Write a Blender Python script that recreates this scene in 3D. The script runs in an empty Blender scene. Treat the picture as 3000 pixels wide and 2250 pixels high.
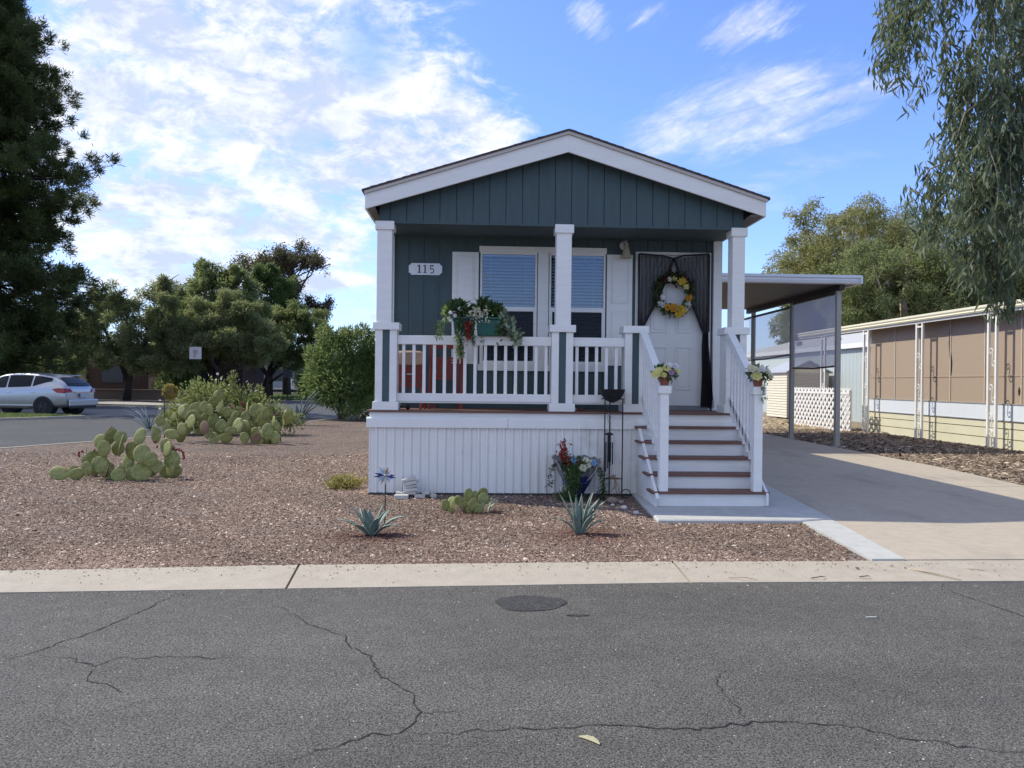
import bpy, bmesh, math, random
import numpy as np
from math import sin, cos, pi, radians, sqrt, atan2
from mathutils import Vector, Matrix
random.seed(11); rng = np.random.default_rng(11)
scn = bpy.context.scene
COL = scn.collection
BASE = {}

# ------------------------------------------------------------------ helpers
def tag(o, label=None, cat=None, group=None, kind=None):
    if label: o['label'] = label
    if cat: o['category'] = cat
    if group: o['group'] = group
    if kind: o['kind'] = kind
    return o

def root(name, label, cat, loc=(0, 0, 0), group=None, rz=0):
    o = bpy.data.objects.new(name, None); COL.objects.link(o)
    o.empty_display_size = .2
    o.location = loc; o.rotation_euler = (0, 0, rz)
    BASE[o.name] = tuple(loc) if rz == 0 else (0, 0, 0)
    return tag(o, label, cat, group)

def link(name, me, parent=None, base=None, kind=None):
    o = bpy.data.objects.new(name, me); COL.objects.link(o)
    if parent:
        o.parent = parent; BASE[o.name] = BASE.get(parent.name, (0, 0, 0))
    elif base is not None:
        o.location = base; BASE[o.name] = tuple(base)
    if kind: o['kind'] = kind
    return o

class MB:
    def __init__(s): s.v = []; s.f = []
    def face(s, pts):
        n = len(s.v); s.v += [tuple(p) for p in pts]; s.f.append(tuple(range(n, n + len(pts)))); return s
    def box(s, x0, x1, y0, y1, z0, z1):
        n = len(s.v)
        s.v += [(x, y, z) for z in (z0, z1) for y in (y0, y1) for x in (x0, x1)]
        for f in ((0, 2, 3, 1), (4, 5, 7, 6), (0, 1, 5, 4), (2, 6, 7, 3), (0, 4, 6, 2), (1, 3, 7, 5)):
            s.f.append(tuple(n + i for i in f))
        return s
    def obox(s, c, sx, sy, sz, R=None):
        n = len(s.v); R = R or Matrix.Identity(3); c = Vector(c)
        for z in (-.5, .5):
            for y in (-.5, .5):
                for x in (-.5, .5): s.v.append(tuple(c + R @ Vector((x * sx, y * sy, z * sz))))
        for f in ((0, 2, 3, 1), (4, 5, 7, 6), (0, 1, 5, 4), (2, 6, 7, 3), (0, 4, 6, 2), (1, 3, 7, 5)):
            s.f.append(tuple(n + i for i in f))
        return s
    def bar(s, p, q, w, h, up=(0, 0, 1)):
        p, q = Vector(p), Vector(q); d = (q - p); L = d.length; d.normalize()
        side = d.cross(Vector(up)); side.normalize(); u = side.cross(d)
        R = Matrix((side, d, u)).transposed()
        return s.obox((p + q) / 2, w, L, h, R)
    def tube(s, pts, r, n=8, cap=True):
        pts = [Vector(p) for p in pts]; m = len(pts)
        rs = r if isinstance(r, (list, tuple)) else [r] * m
        ref = Vector((0, 0, 1)); b0 = len(s.v); prev = None
        for i, p in enumerate(pts):
            d = (pts[min(i + 1, m - 1)] - pts[max(i - 1, 0)])
            if d.length < 1e-9: d = Vector((0, 0, 1))
            d.normalize()
            if prev is None:
                a = Vector((1, 0, 0)) if abs(d.x) < .9 else Vector((0, 1, 0))
                u = d.cross(a)
            else:
                u = prev - d * prev.dot(d)
                if u.length < 1e-6: u = d.cross(Vector((1, 0.3, 0)))
            u.normalize(); w = d.cross(u); prev = u
            for k in range(n):
                t = 2 * pi * k / n
                s.v.append(tuple(p + (u * cos(t) + w * sin(t)) * rs[i]))
        for i in range(m - 1):
            for k in range(n):
                a = b0 + i * n + k; b = b0 + i * n + (k + 1) % n
                s.f.append((a, b, b + n, a + n))
        if cap:
            s.f.append(tuple(b0 + k for k in reversed(range(n))))
            s.f.append(tuple(b0 + (m - 1) * n + k for k in range(n)))
        return s
    def lathe(s, prof, n=24, c=(0, 0, 0), zmod=None, rmod=None, cap=True):
        b0 = len(s.v); m = len(prof)
        for i, (r, z) in enumerate(prof):
            for k in range(n):
                t = 2 * pi * k / n
                rr = r * (rmod(t, i) if rmod else 1); zz = z + (zmod(t, i) if zmod else 0)
                s.v.append((c[0] + rr * cos(t), c[1] + rr * sin(t), c[2] + zz))
        for i in range(m - 1):
            for k in range(n):
                a = b0 + i * n + k; b = b0 + i * n + (k + 1) % n
                s.f.append((a, b, b + n, a + n))
        if cap:
            if prof[0][0] > 1e-4: s.f.append(tuple(b0 + k for k in reversed(range(n))))
            if prof[-1][0] > 1e-4: s.f.append(tuple(b0 + (m - 1) * n + k for k in range(n)))
        return s
    def prism(s, poly, a0, a1, axis='y'):
        n = len(s.v); m = len(poly)
        mk = {'y': lambda p, a: (p[0], a, p[1]), 'x': lambda p, a: (a, p[0], p[1]), 'z': lambda p, a: (p[0], p[1], a)}[axis]
        s.v += [mk(p, a0) for p in poly] + [mk(p, a1) for p in poly]
        s.f.append(tuple(range(n, n + m))); s.f.append(tuple(range(n + 2 * m - 1, n + m - 1, -1)))
        for i in range(m):
            j = (i + 1) % m; s.f.append((n + i, n + j, n + m + j, n + m + i))
        return s
    def ellip(s, c, rx, ry, rz, R=None, nu=14, nv=8, warp=None):
        n = len(s.v); R = R or Matrix.Identity(3); c = Vector(c)
        for i in range(nv + 1):
            th = pi * i / nv
            for k in range(nu):
                ph = 2 * pi * k / nu
                p = Vector((rx * sin(th) * cos(ph), ry * sin(th) * sin(ph), rz * cos(th)))
                if warp: p = warp(p)
                s.v.append(tuple(c + R @ p))
        for i in range(nv):
            for k in range(nu):
                a = n + i * nu + k; b = n + i * nu + (k + 1) % nu
                s.f.append((a, a + nu, b + nu, b))
        return s
    def mesh(s, name, base=(0, 0, 0), fix=True, smooth=False):
        me = bpy.data.meshes.new(name)
        b = base
        me.from_pydata([(x - b[0], y - b[1], z - b[2]) for x, y, z in s.v], [], s.f)
        if fix:
            bm = bmesh.new(); bm.from_mesh(me)
            bmesh.ops.remove_doubles(bm, verts=bm.verts, dist=1e-6)
            bmesh.ops.recalc_face_normals(bm, faces=bm.faces); bm.to_mesh(me); bm.free()
        if smooth:
            me.polygons.foreach_set('use_smooth', [True] * len(me.polygons))
        me.update(); return me
    def build(s, name, mat, parent=None, base=None, smooth=False, bevel=0, seg=2, kind=None, fix=True, auto=None):
        bb = BASE.get(parent.name, (0, 0, 0)) if parent else (base or (0, 0, 0))
        me = s.mesh(name, bb, fix, smooth)
        me.materials.append(mat)
        o = link(name, me, parent, base, kind)
        if smooth and auto:
            try:
                me.set_sharp_from_angle(angle=radians(auto))
            except Exception: pass
        if bevel:
            m = o.modifiers.new('bevel', 'BEVEL'); m.width = bevel; m.segments = seg; m.limit_method = 'ANGLE'; m.angle_limit = radians(40)
        return o

def np_mesh(name, V, F, cols=None, mat=None, parent=None, base=None, kind=None, smooth=False):
    """V (n,3) world, F (m,k) same-size faces"""
    bb = np.array(BASE.get(parent.name, (0, 0, 0)) if parent else (base or (0, 0, 0)))
    V = (V - bb).astype(np.float32); k = F.shape[1]; m = len(F)
    me = bpy.data.meshes.new(name)
    me.vertices.add(len(V)); me.vertices.foreach_set('co', V.ravel())
    me.loops.add(m * k); me.loops.foreach_set('vertex_index', F.astype(np.int32).ravel())
    me.polygons.add(m); me.polygons.foreach_set('loop_start', np.arange(0, m * k, k, dtype=np.int32))
    if smooth: me.polygons.foreach_set('use_smooth', np.ones(m, dtype=bool))
    me.update(calc_edges=True)
    if cols is not None:
        at = me.color_attributes.new('Col', 'FLOAT_COLOR', 'POINT')
        at.data.foreach_set('color', cols.astype(np.float32).ravel())
    me.materials.append(mat)
    return link(name, me, parent, base, kind)

def unit(a): return a / np.maximum(np.linalg.norm(a, axis=1, keepdims=True), 1e-9)

def leaf_arrays(P, D, S, W, bend=0.0, long=False, up=None):
    """rhombus (or 3-section) leaves: base P, direction D, length S, width W"""
    n = len(P); D = unit(D)
    A = rng.normal(size=(n, 3))
    side = unit(np.cross(D, A)); nor = np.cross(side, D)
    S = np.broadcast_to(np.asarray(S, float), (n,))[:, None]; W = np.broadcast_to(np.asarray(W, float), (n,))[:, None] * .5
    if not long:
        V = np.stack([P, P + D * S * .45 + side * W + nor * S * bend, P + D * S, P + D * S * .45 - side * W + nor * S * bend], 1)
        V = V.reshape(-1, 3); F = np.arange(4 * n).reshape(n, 4)
        return V, F, 4
    m = P + D * S * .45 + nor * S * bend; tip = P + D * S
    V = np.stack([P - side * W * .25, P + side * W * .25, m + side * W, m - side * W, tip + side * W * .12, tip - side * W * .12], 1).reshape(-1, 3)
    b = np.arange(n)[:, None] * 6
    F = np.concatenate([b + np.array([[0, 1, 2, 3]]), b + np.array([[3, 2, 4, 5]])], 0)
    return V, F, 6

def leaf_obj(name, P, D, S, W, mat, parent=None, base=None, col=None, bend=0.08, long=False, kind=None):
    V, F, k = leaf_arrays(P, D, S, W, bend, long)
    n = len(P)
    if col is None: col = rng.uniform(0, 1, n)
    c = np.repeat(col, k); cols = np.stack([c, c, c, np.ones_like(c)], 1)
    return np_mesh(name, V, F, cols, mat, parent, base, kind)

def ball_pts(c, r, n, shell=.45, sq=(1, 1, 1)):
    d = unit(rng.normal(size=(n, 3))); rad = (shell + (1 - shell) * rng.random((n, 1))) * r
    return np.asarray(c) + d * rad * np.asarray(sq), d

# ------------------------------------------------------------------ materials
def nodes(name):
    m = bpy.data.materials.new(name); m.use_nodes = True
    nt = m.node_tree; nt.nodes.clear()
    out = nt.nodes.new('ShaderNodeOutputMaterial')
    return m, nt, out
def N(nt, t, **kw):
    n = nt.nodes.new(t)
    for k, v in kw.items():
        if k in n.inputs: n.inputs[k].default_value = v
        else: setattr(n, k, v)
    return n
def mixc(nt, a, b, fac, mode='MIX'):
    n = nt.nodes.new('ShaderNodeMix'); n.data_type = 'RGBA'; n.blend_type = mode
    for sock, v in ((n.inputs['Factor'], fac), (n.inputs[6], a), (n.inputs[7], b)):
        if hasattr(v, 'is_output') or isinstance(v, bpy.types.NodeSocket): nt.links.new(v, sock)
        else: sock.default_value = v if not isinstance(v, tuple) else (v + (1,) if len(v) == 3 else v)
    return n.outputs[2]
def mth(nt, op, a, b=None, c=None, clamp=False):
    n = nt.nodes.new('ShaderNodeMath'); n.operation = op; n.use_clamp = clamp
    for i, v in enumerate((a, b, c)):
        if v is None: continue
        if isinstance(v, bpy.types.NodeSocket): nt.links.new(v, n.inputs[i])
        else: n.inputs[i].default_value = v
    return n.outputs[0]
def ramp(nt, fac, lo, hi, a=0.0, b=1.0, smooth=True):
    n = nt.nodes.new('ShaderNodeMapRange'); n.interpolation_type = 'SMOOTHSTEP' if smooth else 'LINEAR'
    n.inputs[1].default_value = lo; n.inputs[2].default_value = hi; n.inputs[3].default_value = a; n.inputs[4].default_value = b
    nt.links.new(fac, n.inputs[0]); return n.outputs[0]
def noise(nt, vec, scale, detail=5, rough=.55, dist=0):
    n = N(nt, 'ShaderNodeTexNoise'); n.inputs['Scale'].default_value = scale; n.inputs['Detail'].default_value = detail
    n.inputs['Roughness'].default_value = rough; n.inputs['Distortion'].default_value = dist
    nt.links.new(vec, n.inputs['Vector']); return n.outputs['Fac']
def objvec(nt, stretch=(1, 1, 1)):
    tc = N(nt, 'ShaderNodeTexCoord'); mp = N(nt, 'ShaderNodeMapping'); mp.inputs['Scale'].default_value = stretch
    nt.links.new(tc.outputs['Object'], mp.inputs['Vector']); return mp.outputs['Vector']
def bumpn(nt, h, strength=.3, dist=.01):
    b = N(nt, 'ShaderNodeBump'); b.inputs['Strength'].default_value = strength; b.inputs['Distance'].default_value = dist
    nt.links.new(h, b.inputs['Height']); return b.outputs['Normal']

def M(name, col, rough=.6, var=.08, vs=5, bump=0, bs=60, metal=0, spec=.4, stretch=(1, 1, 1), stain=None, st_s=2.0, coat=0):
    m, nt, out = nodes(name)
    p = N(nt, 'ShaderNodeBsdfPrincipled'); nt.links.new(p.outputs[0], out.inputs[0])
    v = objvec(nt, stretch)
    n1 = noise(nt, v, vs, 6)
    f = ramp(nt, n1, .25, .75, 1 - var, 1 + var, False)
    c = mixc(nt, tuple(col), f, 1.0, 'MULTIPLY')
    if stain:
        n2 = noise(nt, v, st_s, 7, .65)
        c = mixc(nt, c, tuple(stain), ramp(nt, n2, .56, .72, 0, .6))
    nt.links.new(c, p.inputs['Base Color'])
    p.inputs['Roughness'].default_value = rough; p.inputs['Metallic'].default_value = metal
    p.inputs['Specular IOR Level'].default_value = spec
    if coat: p.inputs['Coat Weight'].default_value = coat; p.inputs['Coat Roughness'].default_value = .08
    if bump:
        nt.links.new(bumpn(nt, noise(nt, v, bs, 4), bump), p.inputs['Normal'])
    return m

def leafmat(name, c1, c2, rough=.6, trans=.3, spec=.2, tcol=None):
    """two leaf colours mixed per leaf; thin leaves let some light through"""
    m, nt, out = nodes(name)
    at = N(nt, 'ShaderNodeAttribute'); at.attribute_name = 'Col'
    sep = N(nt, 'ShaderNodeSeparateColor'); nt.links.new(at.outputs['Color'], sep.inputs[0])
    c = mixc(nt, tuple(c1), tuple(c2), sep.outputs[0])
    p = N(nt, 'ShaderNodeBsdfPrincipled'); nt.links.new(c, p.inputs['Base Color'])
    p.inputs['Roughness'].default_value = rough; p.inputs['Specular IOR Level'].default_value = spec
    t = N(nt, 'ShaderNodeBsdfTranslucent'); nt.links.new(mixc(nt, c, (.9, 1, .4), .35, 'MIX') if tcol is None else mixc(nt, c, tuple(tcol), .5), t.inputs['Color'])
    mx = N(nt, 'ShaderNodeMixShader'); mx.inputs[0].default_value = trans
    nt.links.new(p.outputs[0], mx.inputs[1]); nt.links.new(t.outputs[0], mx.inputs[2]); nt.links.new(mx.outputs[0], out.inputs[0])
    return m

def sheer(name, col, alpha, rough=.8, transl=0, pleat=0):
    m, nt, out = nodes(name)
    p = N(nt, 'ShaderNodeBsdfPrincipled'); p.inputs['Base Color'].default_value = (*col, 1); p.inputs['Roughness'].default_value = rough
    p.inputs['Specular IOR Level'].default_value = .15
    t = N(nt, 'ShaderNodeBsdfTransparent')
    mx = N(nt, 'ShaderNodeMixShader'); mx.inputs[0].default_value = alpha; face = p.outputs[0]
    if pleat:   # cloth is denser where the folds overlap
        v = objvec(nt); sx = N(nt, 'ShaderNodeSeparateXYZ'); nt.links.new(v, sx.inputs[0])
        wv = mth(nt, 'SINE', mth(nt, 'ADD', mth(nt, 'MULTIPLY', sx.outputs[0], 2 * pi / pleat), mth(nt, 'MULTIPLY', noise(nt, objvec(nt, (4, 1, .6)), 3, 3), 5)))
        nt.links.new(mth(nt, 'ADD', mth(nt, 'MULTIPLY', wv, .17), alpha), mx.inputs[0])
    if transl:
        tl = N(nt, 'ShaderNodeBsdfTranslucent'); tl.inputs[0].default_value = (*col, 1); m2 = N(nt, 'ShaderNodeMixShader'); m2.inputs[0].default_value = transl
        nt.links.new(face, m2.inputs[1]); nt.links.new(tl.outputs[0], m2.inputs[2]); face = m2.outputs[0]
    nt.links.new(t.outputs[0], mx.inputs[1]); nt.links.new(face, mx.inputs[2]); nt.links.new(mx.outputs[0], out.inputs[0])
    return m
def glassmat(name, tint=(.8, .86, .92), refl=.045):
    m, nt, out = nodes(name)
    g = N(nt, 'ShaderNodeBsdfGlossy'); g.inputs['Roughness'].default_value = .02
    t = N(nt, 'ShaderNodeBsdfTransparent'); t.inputs[0].default_value = (*tint, 1)
    fr = N(nt, 'ShaderNodeFresnel'); fr.inputs[0].default_value = 1.5
    f = mth(nt, 'ADD', fr.outputs[0], refl, clamp=True)
    mx = N(nt, 'ShaderNodeMixShader'); nt.links.new(f, mx.inputs[0])
    nt.links.new(t.outputs[0], mx.inputs[1]); nt.links.new(g.outputs[0], mx.inputs[2]); nt.links.new(mx.outputs[0], out.inputs[0])
    return m

WHITE = M('white_trim_paint', (.80, .785, .75), .55, .05, 3, .25, 40, stretch=(1, 1, 6))
WHITEH = M('white_board_paint', (.80, .785, .75), .55, .05, 3, .35, 26, stretch=(1, 8, 12))
VINYL = M('white_vinyl_skirting', (.80, .785, .745), .45, .04, 2, stain=(.55, .53, .5), st_s=1.3)
TEAL = M('teal_siding_paint', (.056, .088, .095), .6, .12, 4, .3, 70, stretch=(4, 4, .7))
TEALT = M('teal_panel_paint', (.058, .092, .10), .6, .1, 4)
DECK = M('brown_deck_board', (.16, .085, .062), .65, .15, 12, .2, 60, stretch=(.6, 6, 6))
TREAD = M('brown_tread_board', (.17, .082, .06), .6, .18, 10, .2, 50, stretch=(.5, 8, 8))
SHINGLE = M('roof_shingle', (.10, .085, .08), .9, .3, 9, .5, 30)
CREAM = M('cream_drip_edge', (.50, .45, .41), .6, .06)
BLACKM = M('black_metal', (.018, .018, .022), .45, .1, 10, metal=.3)
GREYM = M('grey_painted_metal', (.36, .36, .35), .5, .08, 5, metal=.2)
DOORW = M('white_door_paint', (.70, .70, .68), .45, .03)
BLIND = M('white_blind_slat', (.60, .67, .72), .5, .03)
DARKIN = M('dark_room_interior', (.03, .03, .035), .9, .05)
GLASS = glassmat('window_glass')
SCREEN = sheer('insect_screen', (.03, .032, .04), .55)
# ------------------------------------------------------------------ camera
f_px = 2200.0
th, pt, rl = .042, -.0023, .011
Fv = Vector((sin(th) * cos(pt), cos(th) * cos(pt), sin(pt))); Rv = Vector((cos(th), -sin(th), 0)); Uv = Rv.cross(Fv)
R2 = Rv * cos(rl) + Uv * sin(rl); U2 = -Rv * sin(rl) + Uv * cos(rl)
cam = bpy.data.cameras.new('camera'); co = bpy.data.objects.new('camera', cam); COL.objects.link(co)
mw = Matrix((R2, U2, -Fv)).transposed().to_4x4(); mw.translation = Vector((0, -9.57, 1.44))
co.matrix_world = mw
cam.sensor_width = 36; cam.lens = f_px / 3000 * 36; cam.clip_end = 2000; cam.clip_start = .05
scn.camera = co

# ------------------------------------------------------------------ light
SUN = Vector((-.87, .36, 1.0)).normalized()
sl = bpy.data.lights.new('sun', 'SUN'); sl.energy = 2.45; sl.angle = radians(.55); sl.color = (1, .955, .80)
so = bpy.data.objects.new('sun', sl); COL.objects.link(so)
so.rotation_euler = (-SUN).to_track_quat('-Z', 'Y').to_euler(); so.location = (0, 0, 20)
elev = math.asin(SUN.z); azim = atan2(SUN.x, SUN.y)

w = bpy.data.worlds.new('World'); scn.world = w; w.use_nodes = True
nt = w.node_tree; nt.nodes.clear()
wo = N(nt, 'ShaderNodeOutputWorld'); bg = N(nt, 'ShaderNodeBackground')
sky = N(nt, 'ShaderNodeTexSky'); sky.sky_type = 'NISHITA'; sky.sun_disc = False
sky.sun_elevation = elev; sky.sun_rotation = azim; sky.air_density = 1.0; sky.dust_density = .6; sky.ozone_density = 2.2; sky.altitude = 300
tc = N(nt, 'ShaderNodeTexCoord'); sp = N(nt, 'ShaderNodeSeparateXYZ'); nt.links.new(tc.outputs['Generated'], sp.inputs[0])
X_, Y_, Z_ = sp.outputs
zc = mth(nt, 'MAXIMUM', Z_, .0)
# cloud-layer coordinates: where the view ray meets a flat layer overhead
den = mth(nt, 'ADD', zc, .26)
cu = mth(nt, 'DIVIDE', X_, den); cv = mth(nt, 'DIVIDE', Y_, den)
# compass-style coordinates for where each cloud bank lies
yy = mth(nt, 'MAXIMUM', mth(nt, 'ABSOLUTE', Y_), .05)
du = mth(nt, 'DIVIDE', X_, yy); dv = mth(nt, 'DIVIDE', Z_, yy)
def vec(a, b, c=0.0):
    n = N(nt, 'ShaderNodeCombineXYZ')
    for i, v in enumerate((a, b, c)):
        if isinstance(v, bpy.types.NodeSocket): nt.links.new(v, n.inputs[i])
        else: n.inputs[i].default_value = v
    return n.outputs[0]
def bank(u0, v0, su, sv, rot=0.0, lo=.35, hi=1.25):
    """1 inside an elliptical bank of sky, 0 outside"""
    a = mth(nt, 'SUBTRACT', du, u0); b = mth(nt, 'SUBTRACT', dv, v0)
    c_, s_ = cos(rot), sin(rot)
    p = mth(nt, 'ADD', mth(nt, 'MULTIPLY', a, c_ / su), mth(nt, 'MULTIPLY', b, s_ / su))
    q = mth(nt, 'ADD', mth(nt, 'MULTIPLY', a, -s_ / sv), mth(nt, 'MULTIPLY', b, c_ / sv))
    r = mth(nt, 'SQRT', mth(nt, 'ADD', mth(nt, 'MULTIPLY', p, p), mth(nt, 'MULTIPLY', q, q)))
    return ramp(nt, r, lo, hi, 1, 0)
def rotuv(a, b, ang, sx, sy, off=0.0):
    c_, s_ = cos(ang), sin(ang)
    p = mth(nt, 'ADD', mth(nt, 'MULTIPLY', a, c_ * sx), mth(nt, 'MULTIPLY', b, s_ * sx))
    q = mth(nt, 'ADD', mth(nt, 'MULTIPLY', a, -s_ * sy), mth(nt, 'MULTIPLY', b, c_ * sy))
    return vec(p, q, off)
mx_ = lambda a, b: mth(nt, 'MAXIMUM', a, b)
# big altocumulus sheet on the sun side
bigA = mx_(bank(-.36, .36, .42, .36, 0, .45, 1.1), bank(-.10, .325, .24, .17, -.55, .35, 1.15))
nA = noise(nt, rotuv(cu, cv, .5, 1.0, 1.35), 4.2, 10, .62, .2)
nB = noise(nt, rotuv(cu, cv, .5, 1.0, 1.4, 3.0), 21.0, 6, .62, .35)
nE = noise(nt, vec(du, mth(nt, 'MULTIPLY', dv, 1.5), 4.0), 15, 8, .66, .35)
nD = noise(nt, rotuv(cu, cv, .5, 1.0, 1.3, 11.0), 1.7, 5, .5)
dA = mth(nt, 'ADD', mth(nt, 'ADD', mth(nt, 'MULTIPLY', nA, .40), mth(nt, 'MULTIPLY', nE, .48)), mth(nt, 'MULTIPLY', nD, .26))
cA = ramp(nt, mth(nt, 'ADD', dA, mth(nt, 'MULTIPLY', bigA, .31)), .70, .90)
# clear hole in the sheet
hole = bank(-.155, .435, .055, .05, -.6, .2, 1.3)
cA = mth(nt, 'MULTIPLY', cA, mth(nt, 'SUBTRACT', 1.0, mth(nt, 'MULTIPLY', hole, .75)))
cA = mth(nt, 'MULTIPLY', cA, ramp(nt, bigA, .02, .35))
# low stretched clouds toward the horizon
lowm = bank(-.34, .155, .42, .13, 0, .4, 1.15)
nL = noise(nt, vec(mth(nt, 'MULTIPLY', du, 1.0), mth(nt, 'MULTIPLY', dv, 3.4), 2.3), 4.2, 8, .58, .3)
cL = mth(nt, 'MULTIPLY', ramp(nt, mth(nt, 'ADD', nL, mth(nt, 'MULTIPLY', lowm, .18)), .58, .74), ramp(nt, lowm, 0, .3))
# cirrus fans on the other side
def cirrus(m, ang, sc, off, lo, hi):
    n1 = noise(nt, rotuv(du, dv, ang, sc * .42, sc * 2.2, off), 4.2, 10, .66, .7)
    n2 = noise(nt, rotuv(du, dv, ang + .25, sc * .9, sc * 3.4, off + 4), 8.0, 8, .66, .4)
    return ramp(nt, mth(nt, 'ADD', mth(nt, 'ADD', mth(nt, 'MULTIPLY', n1, .7), mth(nt, 'MULTIPLY', n2, .42)), mth(nt, 'MULTIPLY', m, .27)), lo, hi)
m1 = mx_(bank(.375, .375, .21, .085, .28, .1, 1.2), bank(.25, .345, .11, .06, .6, .1, 1.2))
m1 = mx_(m1, bank(.50, .40, .13, .026, .27, .15, 1.2))
c1 = mth(nt, 'MULTIPLY', cirrus(m1, .30, 2.2, 1.7, .60, 1.06), ramp(nt, m1, 0, .5))
m2 = mx_(bank(.365, .485, .095, .04, .42, .15, 1.2), bank(.14, .487, .036, .045, .9, .15, 1.2))
m2 = mx_(m2, mth(nt, 'MULTIPLY', bank(.22, .495, .05, .022, .5, .15, 1.2), .7))
c2 = mth(nt, 'MULTIPLY', cirrus(m2, .55, 2.6, 7.1, .64, 1.05), ramp(nt, m2, 0, .5))
# thin small puffs low on the right
m3 = bank(.40, .275, .16, .045, .2, .2, 1.3)
c3 = mth(nt, 'MULTIPLY', mth(nt, 'MULTIPLY', ramp(nt, nL, .5, .7), m3), .5)
# small cumulus head beside the roof
m4 = bank(-.004, .305, .022, .026, .5, .1, 1.3)
m4 = mx_(m4, bank(-.075, .285, .075, .018, .22, .3, 1.2))
nC = noise(nt, vec(du, dv, .5), 34, 8, .64)
c4 = ramp(nt, mth(nt, 'ADD', nC, mth(nt, 'MULTIPLY', m4, .4)), .66, .86)
# unseen sky behind and overhead: clouds added to lift and neutralise fill light
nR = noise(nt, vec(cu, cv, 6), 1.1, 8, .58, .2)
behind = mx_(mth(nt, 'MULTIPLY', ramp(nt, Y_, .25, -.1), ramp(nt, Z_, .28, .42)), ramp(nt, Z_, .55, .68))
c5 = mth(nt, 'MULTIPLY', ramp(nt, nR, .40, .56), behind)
tot = cA
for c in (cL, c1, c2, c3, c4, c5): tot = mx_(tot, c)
tot = mth(nt, 'MULTIPLY', tot, ramp(nt, Z_, .0, .06))
# cloud body: brighter heads, greyer thick parts
shade = ramp(nt, noise(nt, rotuv(cu, cv, .5, 1.0, 1.4, 9.0), 4.2, 9, .66), .36, .62, 0, .75)
shade = mth(nt, 'ADD', shade, ramp(nt, nE, .38, .64, -.3, .42), clamp=True)
ccol = mixc(nt, (2.35, 2.65, 3.3), (3.95, 4.0, 4.1), shade)
hz = ramp(nt, Z_, .0, .22, 1, 0)
skyc = mixc(nt, sky.outputs[0], (.61, .695, 1.0), 1.0, 'MULTIPLY')
skyc = mixc(nt, skyc, (2.3, 3.1, 4.3), mth(nt, 'MULTIPLY', hz, .45))
nt.links.new(mixc(nt, skyc, ccol, mth(nt, 'MULTIPLY', tot, .93)), bg.inputs[0])
bg.inputs[1].default_value = .15
nt.links.new(bg.outputs[0], wo.inputs[0])
w.cycles.sampling_method = 'MANUAL'; w.cycles.sample_map_resolution = 512

vs = scn.view_settings
vs.view_transform = 'Standard'; vs.look = 'None'; vs.gamma = 1; vs.use_curve_mapping = False; vs.exposure = .92
# ------------------------------------------------------------------ ground materials
def mat_asphalt(name, base, spk=.5, scale=1.0):
    m, nt, out = nodes(name); p = N(nt, 'ShaderNodeBsdfPrincipled'); nt.links.new(p.outputs[0], out.inputs[0])
    v = objvec(nt)
    vo = N(nt, 'ShaderNodeTexVoronoi'); vo.inputs['Scale'].default_value = 105 * scale; nt.links.new(v, vo.inputs['Vector'])
    sc = N(nt, 'ShaderNodeSeparateColor'); nt.links.new(vo.outputs['Color'], sc.inputs[0])
    stone = ramp(nt, vo.outputs['Distance'], .18, .5, 1, 0)
    bright = mth(nt, 'MULTIPLY', ramp(nt, sc.outputs[0], .55, 1.0), stone)
    rare = mth(nt, 'MULTIPLY', ramp(nt, sc.outputs[1], .986, .996), ramp(nt, vo.outputs['Distance'], .25, .42, 1, 0))
    vo2 = N(nt, 'ShaderNodeTexVoronoi'); vo2.inputs['Scale'].default_value = 38 * scale; nt.links.new(v, vo2.inputs['Vector'])
    s2 = N(nt, 'ShaderNodeSeparateColor'); nt.links.new(vo2.outputs['Color'], s2.inputs[0])
    rare2 = mth(nt, 'MULTIPLY', ramp(nt, s2.outputs[0], .985, .995), ramp(nt, vo2.outputs['Distance'], .12, .22, 1, 0))
    big = noise(nt, objvec(nt, (.35, 1, 1)), 1.1, 7, .62); mid = noise(nt, v, 9, 5, .6); fine = noise(nt, v, 95, 4, .75)
    f = mth(nt, 'MULTIPLY', ramp(nt, big, .3, .7, .80, 1.16, False), ramp(nt, mid, .25, .75, .86, 1.14, False))
    f = mth(nt, 'MULTIPLY', f, ramp(nt, fine, .38, .62, .25, 1.85, False))
    c = mixc(nt, tuple(base), f, 1.0, 'MULTIPLY')
    oil = ramp(nt, noise(nt, v, 1.7, 6, .7, .6), .64, .74)
    c = mixc(nt, c, tuple(b * .6 for b in base), mth(nt, 'MULTIPLY', oil, .55))
    c = mixc(nt, c, (.30, .29, .275), mth(nt, 'MULTIPLY', bright, spk * .95))
    c = mixc(nt, c, (.62, .60, .56), mx2(nt, rare, rare2))
    nt.links.new(c, p.inputs['Base Color']); p.inputs['Roughness'].default_value = .85; p.inputs['Specular IOR Level'].default_value = .3
    h = mth(nt, 'ADD', mth(nt, 'MULTIPLY', stone, .6), fine)
    nt.links.new(bumpn(nt, h, .75, .006), p.inputs['Normal'])
    return m
def mx2(nt, a, b): return mth(nt, 'MAXIMUM', a, b)
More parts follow.
